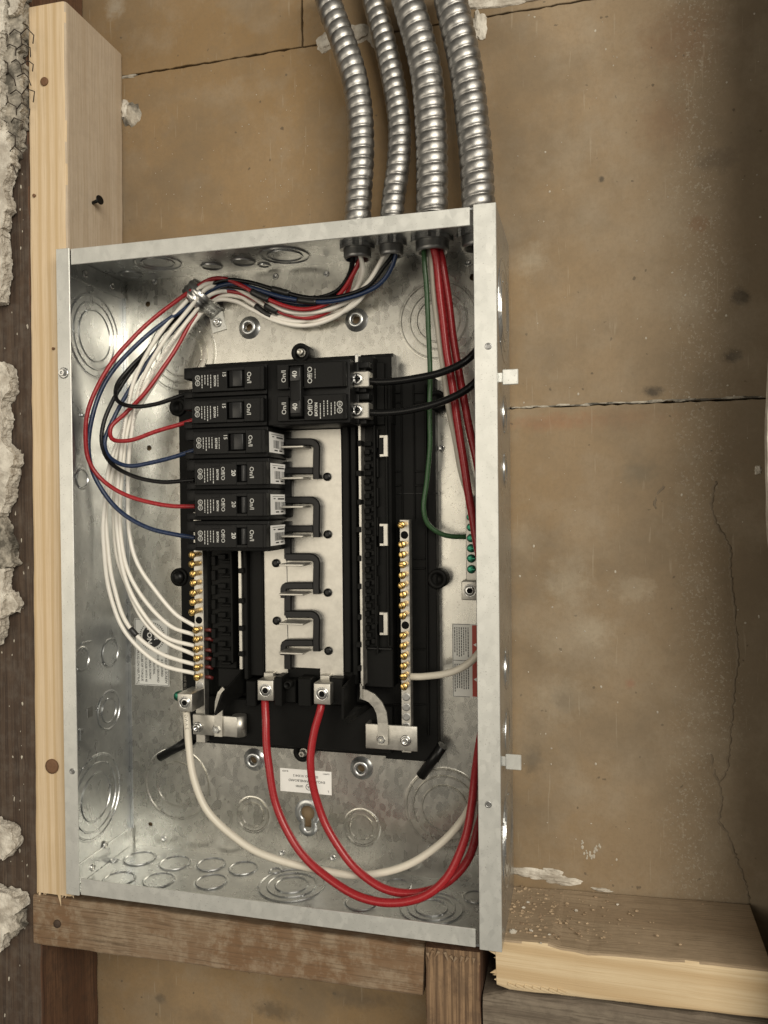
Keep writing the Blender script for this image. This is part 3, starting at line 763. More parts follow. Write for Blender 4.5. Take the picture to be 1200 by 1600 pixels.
# ------------------------------------------------------------------ interior chassis
ch = thing('panel_interior', (180, D_, 100), 'black plastic breaker chassis with metal bus bars inside the box', 'panel interior')
def prect(u0, v0, u1, v1, y):
    um, vm = (u0+u1)/2, (v0+v1)/2
    return P(u0, vm, y).x, P(u1, vm, y).x, P(um, v1, y).z, P(um, v0, y).z
def pbox(mb, u0, v0, u1, v1, y, yb, bev=.8, seg=1):
    x0, x1, z0, z1 = prect(u0, v0, u1, v1, y); mb.box(x0, x1, y, yb, z0, z1, bev, seg); return mb
YB1 = 80.0
xl = P(282, 880, YB1).x; xm = P(614, 580, YB1).x; xr = P(682, 900, YB1).x
zt = P(470, 560, YB1).z; zb = P(470, 1172, YB1).z
zr = P(640, 592, YB1).z; zrb = P(660, 1190, YB1).z
base = MB().prism([(xl, zb), (xl, zt-22), (xl+27, zt-22), (xl+27, zt), (xm, zt), (xm, zr), (xr, zr), (xr, zrb), (xm-10, zrb), (xm-10, zb)], YB1, D_-.5, 1.0).build('base_plate', BLACK, ch)
# ribs and ledges on the base
mb = MB()
for v in (612, 627, 735, 757, 872, 887, 1013, 1100):
    pbox(mb, 614, v, 626, v+2.5, YB1-1.6, YB1+1, .3); pbox(mb, 646, v, 664, v+2.5, YB1-1.6, YB1+1, .3)
for u in (627, 646): pbox(mb, u, 600, u+1.6, 812, YB1-2.2, YB1+1, .3)
pbox(mb, 665, 600, 668, 1150, YB1-2.5, YB1+1, .4)
mb.build('rib', BLACK, ch)
mb = MB(); pbox(mb, 612, 770, 684, 772, YB1-.8, YB1+1, .2); pbox(mb, 566, 1012, 612, 1015, 60, 64, .3); mb.build('seam', BLACKG, ch)
# right-hand stab rail with its little windows
xa, xb2, _, _ = prect(567, 700, 612, 1100, 62)
za = P(590, 600, 62).z; zbm = P(590, 1075, 62).z
MB().box(xa, xb2, 64, YB1+1, zbm, za, .8).build('rail', BLACK, ch)
mb = MB()
k = 0
v = 690
while v < 1010:
    pbox(mb, 568, v, 580, v+7, 61, 65, .4); pbox(mb, 580, v+9, 588, v+17, 60, 65, .4); pbox(mb, 570, v+12, 577, v+20, 59, 65, .4); v += 23
for v in range(670, 1010, 46): pbox(mb, 588, v, 591, v+30, 59, 65, .4)
pbox(mb, 603, 600, 606, 1010, 60, 65, .4); pbox(mb, 584, 565, 587, 1010, 58, 65, .4)
mb.build('rail_teeth', BLACK, ch)
for v0, v1 in ((680, 714), (818, 853), (956, 992)):
    x0, x1, z0, z1 = prect(594, v0, 607, v1, 60)
    MB().box(x0+3.2, x1, 57.5, 60, z0, z1, .4).box(x0, x0+3.6, 57.5, 62, z0, z0+2.4, .3).box(x0, x0+3.6, 57.5, 62, z1-2.4, z1, .3).build('clip', BUS, ch)
    MB().box(x0-.5, x0+3.4, 56.5, 63, z0+2.2, z1-2.2, .5).build('clip_latch', BLACK, ch)
# left-hand stab rail
x0, x1, z0, z1 = prect(328, 690, 366, 1045, 64)
MB().box(x0, x1, 66, YB1+1, z0, z1+30, .8).build('rail', BLACK, ch)
mb = MB(); v = 866
while v < 1040:
    pbox(mb, 340, v, 352, v+8, 62, 67, .5); pbox(mb, 345, v+10, 360, v+14, 61, 67, .5); pbox(mb, 330, v+3, 336, v+18, 62, 67, .4); v += 22.7
pbox(mb, 360, 862, 363, 1036, 58, 67, .4)
mb.build('rail_teeth', BLACK, ch)
# thin bright neutral rails that show between the ribs
x0, x1, z0, z1 = prect(561.5, 660, 566, 1072, 52)
MB().box(x0, x1-.2, 52, 70, z0, z1, .3).build('neutral_rail', BUS, ch)
mb = MB()
for v in (688, 735, 780, 823, 868, 912, 960, 1003, 1040): pbox(mb, 556 if v % 2 else 558, v, 564, v+9, 50.5, 60, .5)
mb.build('rail_peg', BLACK, ch)
x0, x1, z0, z1 = prect(373, 862, 378, 1046, 52)
MB().box(x0, x1-.2, 52, 70, z0, z1+20, .3).build('neutral_rail', BUS, ch)
mb = MB()
for v in (888, 935, 978, 1018): pbox(mb, 372, v, 380, v+8, 50.5, 60, .5)
mb.build('rail_peg', BLACK, ch)
# walls flanking the bus
for u0, u1, v0, v1 in ((380, 386, 860, 1062), (390, 410, 860, 1056), (536, 546, 665, 1052), (549, 558, 655, 1070)):
    mb = MB(); pbox(mb, u0, v0, u1, v1, 54 if u1-u0 < 9 else 60, YB1+1, .8); mb.build('bus_wall', BLACK, ch)
# centre block under the bus
YBUS = 63.0
mb = MB(); pbox(mb, 384, 565, 560, 1060, YBUS+1.8, YB1+1, .8); mb.build('bus_bed', BLACK, ch)
# top block behind the two-pole breaker
mb = MB(); pbox(mb, 336, 563, 612, 668, 66, YB1+1, 1.0); pbox(mb, 545, 556, 583, 664, 50, 68, 1.0); pbox(mb, 588, 566, 600, 664, 60, 68, .6); mb.build('top_block', BLACK, ch)
# bus plates, two interleaved
def bus_poly(pts): return [((q := P(u, v, YBUS)).x, q.z) for u, v in pts]
def crop4(a, b): return (380+a*.25, 840+b*.25)
PER = 90.2
xL0 = P(412.5, 900, YBUS).x; xR1 = P(535, 900, YBUS).x; ztop = P(470, 672, YBUS).z; zbl = P(420, 1052, YBUS).z; zbr = P(520, 1056, YBUS).z
xmid = P(448, 900, YBUS).x; xmid2 = P(500, 900, YBUS).x
zbm_ = P(480, 1044, YBUS).z
MB().prism([(xL0, zbl), (xL0, ztop-60), (xmid, ztop-60), (xmid, zbl)], YBUS+.2, YBUS+1.8, .3).build('bus_plate', BUS, ch)
MB().prism([(xmid+.4, zbm_), (xmid+.4, ztop), (xR1, ztop), (xR1, zbr), (P(500, 1050, YBUS).x, zbr), (P(500, 1050, YBUS).x, zbm_)], YBUS, YBUS+1.8, .3).build('bus_plate', BUS, ch)
# serpentine insulator between the two buses
def stroke(mb, pts, wd, y0, y1):
    """pts world (x,z) polyline -> solid band"""
    n = len(pts); L = []; Rr = []
    for i in range(n):
        a = Vector(pts[max(i-1, 0)]); b = Vector(pts[min(i+1, n-1)]); t = (b-a).normalized(); nn = Vector((-t.y, t.x))
        q = Vector(pts[i]); L.append(q+nn*wd/2); Rr.append(q-nn*wd/2)
    vs = []
    for y, k in ((y1, 1), (y0+1.2, 1), (y0, .72)):
        for a, b in zip(L, Rr):
            m_ = (a+b)/2; vs += [(m_+(a-m_)*k), (m_+(b-m_)*k)]
    v3 = []; 
    for j, y in enumerate((y1, y0+1.2, y0)):
        for q in vs[j*2*n:(j+1)*2*n]: v3.append((q.x, y, q.y))
    fs = []
    for j in range(2):
        for i in range(n-1):
            for s_ in (0, 1):
                a = j*2*n+2*i+s_; fs.append((a, a+2, a+2+2*n, a+2*n))
        for e in (0, n-1): a = j*2*n+2*e; fs.append((a, a+1, a+1+2*n, a+2*n))
    for i in range(n-1): a = 4*n+2*i; fs.append((a, a+1, a+3, a+2))
    mb.add(v3, fs, False)
YI = YBUS-7
def wp(u, v, y=YI):
    q = P(u, v, y); return (q.x, q.z)
for k in range(4):
    v0 = 688 + k*PER*1.003 if k < 4 else 0
    v0 = (690.5, 781.5, 870.5, 960.0)[k]
    mb = MB()
    arc = [wp(446, v0), wp(484, v0)] + [wp(484+10.5*math.sin(a), v0+10.5-10.5*math.cos(a)) for a in (.35, .7, 1.05, 1.4)] + [wp(494, v0+22), wp(493.5, v0+45), wp(494, v0+58)]
    stroke(mb, arc, 6.4, YI, YBUS+.5)
    stroke(mb, [wp(488, v0+45), wp(452, v0+45)] + [wp(448-6*math.sin(a), v0+51-6*math.cos(a)) for a in (.4, .9, 1.4)] + [wp(442, v0+64)], 6.0, YI+.4, YBUS+.5)
    if k < 3 or True: stroke(mb, [wp(448.5, v0+60), wp(448.5, v0+(92 if k < 3 else 86))], 7.0, YI+1, YBUS+.5)
    mb.build('insulator', BLACKG, ch)
# stab fingers
for i, v in enumerate((698, 747, 792, 838, 883, 929, 975, 1021)):
    x0 = P(436.5 if i > 3 else 440, v, 44).x; x1 = P(474, v, 44).x; z = P(460, v, 44).z
    bm_ = MB().box(x0, x1, 43, YBUS+.4, z-.9, z+.9, .4)
    bm_.build('stab_finger', BUS, ch)
for u, v in ((511, 745), (512, 835), (512, 926), (513, 1017), (431, 880), (432, 970)):
    c = P(u, v, YBUS-1); MB().lathe((c.x, YBUS+.2, c.z), (0, -1, 0), [(3.6, 0), (3.6, 1.6), (3.0, 2.4), (1.4, 2.7)], 18, True, True, True).build('pin', BLACKG, ch)
# mounting ears
for u, v in ((469, 551), (277, 636), (279, 902), (683, 905), (472, 1176), (682, 625)):
    y = 78; c = P(u, v, y); cen = Vector((xl+60 if u < 400 else (xr-50 if u > 600 else c.x), 0, zt-30 if v < 560 else (zb+30 if v > 1100 else c.z)))
    mb = MB().lathe((c.x, D_-.6, c.z), (0, -1, 0), [(8.4, 0), (8.4, 14), (7.8, 14.8), (5.0, 14.8), (4.4, 11), (.5, 10.5)], 28, True, False, True)
    dx = 0 if u in (469, 472) else (10 if u < 400 else -10); dz = (-8 if v < 560 else 8) if dx == 0 else 0
    if dx: mb.box(c.x, c.x+dx, 81, D_-.7, c.z-6, c.z+6, .6)
    else: mb.box(c.x-7, c.x+7, 81, D_-.7, c.z, c.z+dz, .6)
    e = mb.build('mounting_ear', BLACK, ch)
    if v in (551, 1176): 
        mb = MB(); screw(mb, Vector((c.x+1, 80, c.z)), (0, -1, 0), 3.0, 5.5, v == 1176, 4.0); mb.build('screw', BUS, e)
    elif u != 279:
        MB().lathe((c.x, 83.2, c.z), (0, -1, 0), [(1.8, 0), (1.6, 1.0)], 12, True, True, True).build('stud_tip', STEEL, e)
    else:
        MB().lathe((c.x, 78, c.z), (0, -1, 0), [(6.6, 0), (5.8, 2.6), (3.5, 4.2), (1, 4.8)], 20, True, True, True).build('cap', BLACKG, e)
# prop legs at the lower corners
a, b = P(300, 1155, 78), P(250, 1183, 84)
MB().tube([a, a.lerp(b, .5), b], 4.6, 10, lambda l, t: 5.2 if l < 8 else 4.0).build('prop_leg', BLACKG, ch)
a, b = P(692, 1165, 78), P(658, 1212, 84)
MB().tube([a, a.lerp(b, .5), b], 4.6, 10).build('prop_leg', BLACKG, ch)
# bottom housing, lug barriers
mb = MB(); pbox(mb, 296, 1096, 612, 1168, 70, YB1+1, 1.2); mb.build('bottom_housing', BLACK, ch)
mb = MB()
for a in ((428, 1058, 440, 1104, 46), (443, 1062, 462, 1098, 56), (465, 1060, 486, 1104, 50), (384, 1064, 400, 1104, 56), (515, 1060, 536, 1102, 52)):
    mb = MB(); pbox(mb, *a, YB1, .8); mb.build('lug_barrier', BLACK, ch)
c = P(450, 1070, 50); MB().lathe((c.x, 60, c.z), (0, -1, 0), [(3.4, 0), (3.4, 12), (2.2, 12), (2.0, 4)], 16, True, True, True).build('post', BLACK, ch)
def vane(pts, th):
    vs = [P(u, v, y) for u, v, y in pts]; nrm = (vs[1]-vs[0]).cross(vs[3]-vs[0]).normalized()*th
    MB().add(vs + [a+nrm for a in vs], [(0, 1, 2, 3), (7, 6, 5, 4), (0, 4, 5, 1), (1, 5, 6, 2), (2, 6, 7, 3), (3, 7, 4, 0)]).build('barrier_vane', BLACK, ch)
vane([(537, 1075, 30), (558, 1050, 66), (558, 1100, 66), (537, 1124, 30)], 1.8)
vane([(348, 1085, 34), (384, 1044, 66), (384, 1082, 66), (337, 1118, 34)], 1.8)
mb = MB(); pbox(mb, 340, 1044, 386, 1075, 66, YB1, 1); mb.build('lug_barrier', BLACK, ch)
vane([(536, 1124, 30), (576, 1098, 66), (580, 1104, 66), (545, 1130, 30)], 1.5)

# set-screw lugs
def lug(u0, v0, u1, v1, y, par, depth=20, name='lug'):
    x0, x1, z0, z1 = prect(u0, v0, u1, v1, y); c = ((x0+x1)/2, y, (z0+z1)/2)
    o = MB().box(x0, x1, y, y+depth, z0, z1, .7, 2).build(name, BUS, par)
    r = (x1-x0)*.36
    MB().lathe(c, (0, -1, 0), [(r*1.1, -.1), (r*1.05, .25), (r*.92, .3), (r*.9, -.0)], 24, True, False, False).lathe(c, (0, -1, 0), [(r*.86, -.05), (r*.84, .4), (r*.5, .42)], 24, True, True, False).build('set_screw', STEEL, o)
    MB().lathe(c, (0, -1, 0), [(r*.52, .2), (r*.3, .22)], 6, False, True, True).build('socket', DARK, o)
    return o
l1 = lug(402, 1063, 427, 1095, 44, ch, 22); l2 = lug(490, 1068, 516, 1101, 44, ch, 22)
for (u, v) in ((420, 1052), (508, 1056)):
    mb = MB(); pbox(mb, u-8, v-1, u+7, v+10, 58, YBUS+1, .4); mb.build('lug_tongue', BUS, ch)

# neutral bars with slotted brass screws
def nbar(u0, v0, u1, v1, y, depth, scr, holes_, par, mat=BRASS, steel=()):
    x0, x1, z0, z1 = prect(u0, v0, u1, v1, y)
    x0 = P(u0, (v0+v1)/2, y).x
    o = MB().box(x0, x1, y, y+depth, z0, z1, .4).build('terminal_bar', BUS, par)
    xc = (x0+x1)/2; rr = min(3.1, (x1-x0)*.42)
    for i, (v, ln) in enumerate(scr):
        z = P((u0+u1)/2, v, y-ln).z; mb = MB(); rot = random.uniform(0, 3.1); tl = random.uniform(-.05, .05)
        ax = Vector((tl, -1, random.uniform(-.04, .04)))
        mb.lathe((xc, y+.3, z), ax, [(rr*.78, 0), (rr*.78, ln-2.4), (rr*.98, ln-2.2), (rr, ln-.5), (rr*.8, ln), (rr*.2, ln+.1)], 16, True, False, True)
        s_ = mb.build('screw', mat, o)
        q = Vector((math.cos(rot), 0, math.sin(rot))); pz = Vector((xc, y+.3, z))+ax*(ln+.14)
        MB().add([pz-q*rr*.85+Vector((-q.z, 0, q.x))*.35, pz-q*rr*.85-Vector((-q.z, 0, q.x))*.35, pz+q*rr*.85-Vector((-q.z, 0, q.x))*.35, pz+q*rr*.85+Vector((-q.z, 0, q.x))*.35], [(0, 1, 2, 3)]).build('slot', DARK, s_)
    for v in holes_:
        z = P((u0+u1)/2, v, y).z; MB().lathe((xc, y-.02, z), (0, -1, 0), [(rr*1.05, .0), (rr*1.0, .12), (.2, .1)], 18, True, False, True).build('hole', DARK, o)
    for v in steel:
        z = P((u0+u1)/2, v, y).z; MB().lathe((xc, y-.02, z), (0, -1, 0), [(rr*1.1, .0), (rr*1.05, .14), (rr*.8, .16), (.2, .1)], 18, True, False, True).build('hole', CAST, o)
    return o
rb = nbar(626, 812, 641, 1176, 63, 9, [(v, 11 + random.uniform(-1, 1)) for v in (820, 851.5, 867, 883, 899, 915, 930, 946, 962)] + [(v, 9) for v in (994, 1010, 1026, 1042, 1058, 1074)], [836, 977], ch, BRASS, [1089, 1105, 1120, 1135])
lb = nbar(304, 800, 318, 1160, 62, 9, [(v, 12 + random.uniform(-1, 1)) for v in (867, 882, 897, 912, 927, 942, 957)] + [(v, 6.5) for v in (985, 1000, 1015, 1029.5, 1044, 1059)], [969], ch, BRASS, [1071])
mb = MB()
for v in (985, 1000, 1015, 1029, 1044, 1059):
    q = P(325, v+random.uniform(-2, 2), 66); mb.tube([q+Vector((-3, 0, 0)), q+Vector((2, -1, .5)), q+Vector((4, 1, -1))], 1.7, 8)
mb.build('wire_ends', plastic('wire_end_dark_red', (.10, .016, .014), .4, .3), lb)
# neutral lug on the left bar and green bond screw
nl = lug(277, 1084, 300, 1112, 40, ch, 26, 'neutral_lug')
c = P(270, 1092, 60); MB().lathe((c.x, 74, c.z), (0, -1, 0), [(4.4, 0), (4.4, 5), (3.2, 6.5), (1, 7)], 18, True, True, True).build('bond_screw', GREENM, ch)
# brackets and straps
def bracket(u0, v0, u1, v1, y, screws, fold=None):
    x0, x1, z0, z1 = prect(u0, v0, u1, v1, y)
    o = MB().box(x0, x1, y, y+2.2, z0, z1, .6, 2).build('bracket', BUS, ch)
    if fold == 'l': MB().box(x0, x0+2.4, y+.5, y+16, z0+.1, z1-.1, .8, 2).build('bracket_fold', BUS, o)
    if fold == 'r': MB().lathe((x1-1, y+6.2, z0), (0, 0, 1), [(6.2, 0), (6.2, z1-z0)], 32, True, True, True).build('bracket_fold', BUS, o)
    for u, v, hx in screws:
        q = P(u, v, y); mb = MB(); screw(mb, q, (0, -1, 0), 3.4, 3.0, hx, 4.6); mb.build('screw', STEEL, o)
bracket(571, 1133, 652, 1172, 58, [(597, 1154, True), (634, 1157, False)], 'l')
bracket(301, 1118, 371, 1150, 58, [(309, 1136, False), (340, 1139, True)], 'r')
def strap(pts, wd, y):
    mb = MB(); 
    vs = []; fs = []; n = len(pts)
    W2 = [P(u, v, yy) for u, v, yy in pts]
    for i in range(n):
        t = (W2[min(i+1, n-1)]-W2[max(i-1, 0)]).normalized(); nn = Vector((0, -1, 0)).cross(t).normalized()
        for a, b in ((-1, 0), (1, 0), (1, 1), (-1, 1)): vs.append(W2[i]+nn*wd/2*a+Vector((0, 2*b, 0)))
    for i in range(n-1):
        for k in range(4): fs.append((i*4+k, i*4+(k+1) % 4, i*4+4+(k+1) % 4, i*4+4+k))
    fs += [(3, 2, 1, 0), (4*n-4, 4*n-3, 4*n-2, 4*n-1)]
    mb.add(vs, fs); mb.build('strap', BUS, ch)
strap([(563, 1084, 54), (571, 1086, 54), (581, 1091, 54), (590, 1101, 54.5), (596, 1114, 55), (598, 1130, 55.5), (598, 1164, 55.5)], 8.6, 54)
MB().box(P(562, 1070, 52).x, P(566, 1070, 52).x, 52, 60, P(563, 1092, 52).z, P(563, 1068, 52).z, .3).build('strap_tail', BUS, ch)
strap([(352, 1078, 55), (345, 1086, 55), (342, 1098, 55.5), (341, 1118, 56), (341, 1151, 56)], 7.5, 54)

# ground bar on the right of the back plate
gb = thing('ground_bar', (346, D_, 290), 'ground terminal bar with green screws behind the right rim', 'ground bar')
x0 = P(728, 850, 78).x
gz0, gz1 = P(736, 945, 78).z, P(736, 775, 78).z
MB().box(x0, x0+9.5, 78, D_-.2, gz0+6, gz1, .4).build('terminal_bar', BUS, gb)
for v in (792, 808, 824, 841, 857, 873, 890):
    z = P(736, v, 74).z; MB().lathe((x0+4.4, 78.2, z), (0, -1, 0), [(3.4, 0), (3.5, 1.6), (2.8, 2.2), (.5, 2.3)], 16, True, False, True).box(x0+1.4, x0+7.4, 75.75, 76.1, z-.35, z+.35).build('screw', GREENM, gb)
lug(721, 908, 747, 938, 70, gb, 22)

# ------------------------------------------------------------------ breakers
YS, YN, YBB = 24.0, 18.0, 72.0
bx0 = P(288, 690, YS).x; bx1 = P(418, 690, YS).x
nx0 = P(301, 690, YN).x; nx1 = P(413, 690, YN).x
BZ = [P(355, v, YN).z for v in (593, 641, 691, 740, 790, 838)]
zmid = sum(BZ)/6; BZ = [zmid + 25.4*(2.5-i) for i in range(6)]
def dashes(mb, x, z1, ln, y, ax, wd=.7):
    k = 0
    while k < ln:
        d = random.uniform(.7, 2.2); quad(mb, (x, y, z1-k-d/2), UP, wd, d); k += d + random.uniform(.35, .7)
def ulmark(mb, x, y, z, r=2.0):
    mb.lathe((x, y, z), (0, -1, 0), [(r, .01), (r*.8, .01)], 20, False, False, False); put_text(mb, 'UL', r*1.05, (x, y-.01, z), CW, .03)
def breaker(i, amp, label, lab):
    z = BZ[i]; hw = 12.45; dx = (0.0, -0.6, 0.4, 1.2, 1.0, .6)[i]
    t = thing('circuit_breaker', ((bx0+bx1)/2+dx, YBB, z), label, 'breaker', 'single-pole breakers in the left column')
    x0, x1, n0, n1 = bx0+dx, bx1+dx, nx0+dx, nx1+dx
    mb = MB().box(n0-3.2, x1, YS, YBB, z-hw, z+hw, .7, 2)
    mb.box(x0, n0-1, YS+.6, YBB-18, z+3.0, z+hw-.1, .7, 2).box(x0-2, n0-1, YS+4, YBB-18, z-hw+.1, z-6.5, .7, 2)
    mb.box(n0-2.6, n0-.5, YS+10, YBB-10, z-7, z+4, .5)
    mb.box(x1-.5, x1+5, YBB-14, YBB, z-hw+1.5, z+hw-1.5, .7, 2)
    mb.build('body', BREAKER, t)
    hx0 = P(356 if amp == 15 else 367, 690, YN).x + dx; hx1 = P(382, 690, YN).x + dx
    zn0, zn1 = z-9.3, z+9.6; zh0, zh1 = z-6.6, z+6.6
    # nose as a frame round the handle window
    mb = MB().box(n0, hx0-.3, YN, YS+1, zn0, zn1, .5).box(hx1+.3, n1, YN, YS+1, zn0, zn1, .5)
    mb.box(hx0-.35, hx1+.35, YN+.02, YS+1, zn0+.02, zh0-.3, .3).box(hx0-.35, hx1+.35, YN+.02, YS+1, zh1+.3, zn1-.02, .3)
    mb.box(n0+1.2, n0+1.8, YN-.35, YN+.5, zn0+1, z+4, .15).box(n0+1.2, hx0-4, YN-.35, YN+.5, z+8.2, z+8.8, .15)
    mb.box(n0+15, n0+15.6, YN-.3, YN+.5, z+6.2, z+8.4, .15).box(n0+15, n0+22, YN-.3, YN+.5, z+6.0, z+6.5, .15).box(n0+22, n0+22.6, YN-.3, YN+.5, z+6.2, z+8.4, .15)
    mb.box(n1-3.2, n1-2.4, YN-.5, YN+.5, zn0+.5, zn1-.5, .2)
    mb.build('nose', BREAKER, t)
    MB().box(hx0-.2, hx1+.2, YN+4.5, YN+5.5, zh0-.2, zh1+.2).build('window', DARK, t)
    # rocking handle thrown to the on side
    if amp == 15:
        poly = [(hx0+1.5, YN+4.4), (hx0+2.5, YN-1.2), (hx0+6.6, YN-3.2), (hx1-.6, YN-2.6), (hx1-.4, YN+4.4)]
    else:
        poly = [(hx0+3.6, YN+4.4), (hx0+5.0, YN-2.0), (hx1-.5, YN-3.0), (hx1-.3, YN+4.4)]
    vs_ = [(x, y, zz) for zz in (zh0+.2, zh1-.2) for x, y in poly]; n = len(poly)
    bm = bmesh.new(); bv = [bm.verts.new(a) for a in vs_]
    bm.faces.new(bv[:n]); bm.faces.new(bv[n:][::-1])
    for k in range(n): bm.faces.new((bv[k], bv[(k+1) % n], bv[n+(k+1) % n], bv[n+k]))
    bmesh.ops.recalc_face_normals(bm, faces=bm.faces[:]); bmesh.ops.bevel(bm, geom=bm.edges[:], offset=.45, segments=2, profile=.5, affect='EDGES')
    MB().bm(bm, True).build('handle', HANDLE if amp == 15 else GREYH, t)
    # print
    y = YN-.06; mb = MB()
    put_text(mb, 'On/I', 5.1, (hx1+4.6, y, z+.6), CW, .04)
    ulmark(mb, n0+5.2, y, z+2.4, 2.2); ulmark(mb, n0+5.2, y, z-2.0, 2.2)
    for k in range(4): dashes(mb, n0+9.2+k*2.6, z+4.5, random.uniform(8, 11.5), y, CW, .65)
    put_text(mb, 'EATON', 2.6, (n0+20.6, y, z-.6), CW, .10)
    if amp == 15: put_text(mb, '15', 4.4, (hx0-2.6, y, z+4.4), CW, .06); dashes(mb, n0+23.4, z+4.2, 8, y, CW, .5)
    else: put_text(mb, 'Off/O', 4.6, (n0+25.4, y, z+.2), CW, .02); put_text(mb, '20', 5.0, (hx0-2.9, y, z+.4), CW, .16 if i != 4 else .04)
    mb.build('printed_text', INK, t)
    if lab:                                   # barcode label on the end that faces the bus
        X = x1+.15; ylb0, ylb1 = YS+2.5, YS+43
        o = MB().box(x1-.05, X, ylb0, ylb1, z-8.3, z+8.3).build('barcode_label', PAPER, t)
        ax = (Vector((0, 1, 0)), Vector((0, 0, 1)))
        mb = MB(); yy = ylb0+9
        while yy < ylb1-6:
            wd = random.choice((.6, .9, 1.3)); 
            if not 21 < yy-ylb0 < 22.6: quad(mb, (X+.06, yy, z-1.2), ax, wd, 6.6)
            yy += wd + random.choice((.5, .7, 1.0))
        v_, f_ = None, None
        quad(mb, (X+.06, ylb0+22, z+4.6), ax, 14, 1.2); quad(mb, (X+.06, ylb0+8, z+4.8), ax, 4, .8); quad(mb, (X+.06, ylb0+16, z+6.6), ax, 24, .35)
        quad(mb, (X+.06, ylb0+14, z-6.2), ax, 7, 1.1); quad(mb, (X+.06, ylb0+24, z-6.2), ax, 6, 1.1)
        mb.build('barcode', INKB, o)
    return t
breaker(0, 15, '15 amp black breaker at the top of the left column', False)
breaker(1, 15, '15 amp black breaker, second from top, red wire on its left', False)
breaker(2, 15, '15 amp black breaker, third from top, with a barcode label', True)
breaker(3, 20, '20 amp black breaker directly below the lowest 15 amp one', True)
breaker(4, 20, '20 amp black breaker, second from bottom, red wire on its left', True)
breaker(5, 20, '20 amp black breaker at the bottom of the left column', True)

# two-pole breaker
tx0 = bx1+.6; tx1 = P(547, 610, YS).x; tn1 = P(540, 610, YN).x; tend = P(577, 610, 40).x
tz = [P(485, 583, YN).z, P(485, 636, YN).z]; tzc = sum(tz)/2-1; tz = [tzc+12.7, tzc-12.7]
t = thing('two_pole_breaker', ((tx0+tx1)/2, YBB, tzc), 'wide 40 amp two-pole breaker with a tied handle and two screws', 'breaker')
mb = MB().box(tx0, tx1, YS, YBB, tzc-25.2, tzc+25.2, .8, 2)
for z in tz:
    mb.box(tx1-.5, tx1+3, YS+14, YBB-8, z-11.8, z+11.8, .7, 2)
    mb.box(tx1-1, tend, YS+15, YBB-10, z+7, z+12.3, .7, 2).box(tx1-1, tend-3, YS+17, YBB-10, z-12.3, z-8, .7, 2)
mb.build('body', BREAKER, t)
hx0, hx1 = P(455, 610, YN).x, P(473, 610, YN).x
mb = MB()
for z in tz:
    a0, a1 = P(432, 610, YN).x, tn1
    mb.box(a0, hx0-2.6, YN+1, YS+1, z-10, z+10, .5).box(hx1+.4, a1, YN+1, YS+1, z-10, z+10, .5).box(a1-2.4, a1-1.5, YN+.3, YN+1.5, z-9, z+9, .25)
    mb.box(hx0-2.7, hx1+.5, YN+1.02, YS+1, z+8.5, z+9.9, .3).box(hx0-2.7, hx1+.5, YN+1.02, YS+1, z-9.9, z-8.5, .3)
mb.build('nose', BREAKER, t)
for z in tz: MB().box(hx0-2.5, hx1+.2, YN+5, YN+5.6, z-8.3, z+8.3).build('window', DARK, t)
hb = MB().box(hx0, hx1, YN-3.6, YN+4.6, tz[1]-7.2, tz[0]+7.2, 1.0, 2)
hnd = hb.build('handle_tie', BREAKER, t)
for z in tz: MB().box(hx0+.6, hx1-.6, YN-4.3, YN-3.4, z-4.6, z+5.6, .5, 2).build('handle_pad', HANDLE, hnd)
mb = MB(); y = YN+.94
for k, z in enumerate(tz):
    put_text(mb, 'On/I', 5.4, (P(443, 610, YN).x, y, z+.3), CCW, .03); put_text(mb, 'Off/O', 5.6, (P(484, 610, YN).x, y, z+.3), CCW, .03)
    put_text(mb, '40', 5.6, ((hx0+hx1)/2, YN-4.4, z+.6), CCW, .10)
xq = P(492, 610, YN).x
dashes(mb, xq, tz[0]+5, 8, y, CW, .4)
put_text(mb, 'EATON', 3.2, (xq+.6, y, tz[1]-1.5), CCW, .12)
for k in range(5): dashes(mb, xq+4+k*3.0, tz[1]+random.uniform(2, 6), random.uniform(8, 12), y, CW, .65)
ulmark(mb, xq+20, y, tz[1]-3, 2.3); ulmark(mb, xq+20, y, tz[1]+2, 2.3)
mb.build('printed_text', INK, t)
for z, v in zip(tz, (592, 641)):
    c = P(558, v, YS+10); x0 = c.x
    MB().box(x0-8, x0+9, YS+12, YS+26, c.z-6.5, c.z+6.5, .8).build('terminal_clamp', BUS, t)
    mb = MB(); screw(mb, (x0, YS+12.2, c.z), (0, -1, 0), 4.6, 3.6, False, 0); sc_ = mb.build('terminal_screw', STEEL, t)
    mb = MB(); mb.box(x0-3.4, x0+3.4, YS+8.3, YS+9.5, c.z-.5, c.z+.5).box(x0-.5, x0+.5, YS+8.35, YS+9.5, c.z-3.4, c.z+3.4); mb.build('slot', DARK, sc_)
    MB().box(x0-10.5, x0-6, YS+9, YBB-10, c.z-8, c.z+8, .5).build('terminal_wall', BREAKER, t)
c = P(556, 560, YS+20)
MB().box(c.x-1.5, c.x+1.5, YS+22, YBB, c.z-6, c.z+4, .4).box(c.x-1, c.x+7, YS+24, YS+26, c.z-12, c.z-4, .4).build('metal_clip', STEEL, t)

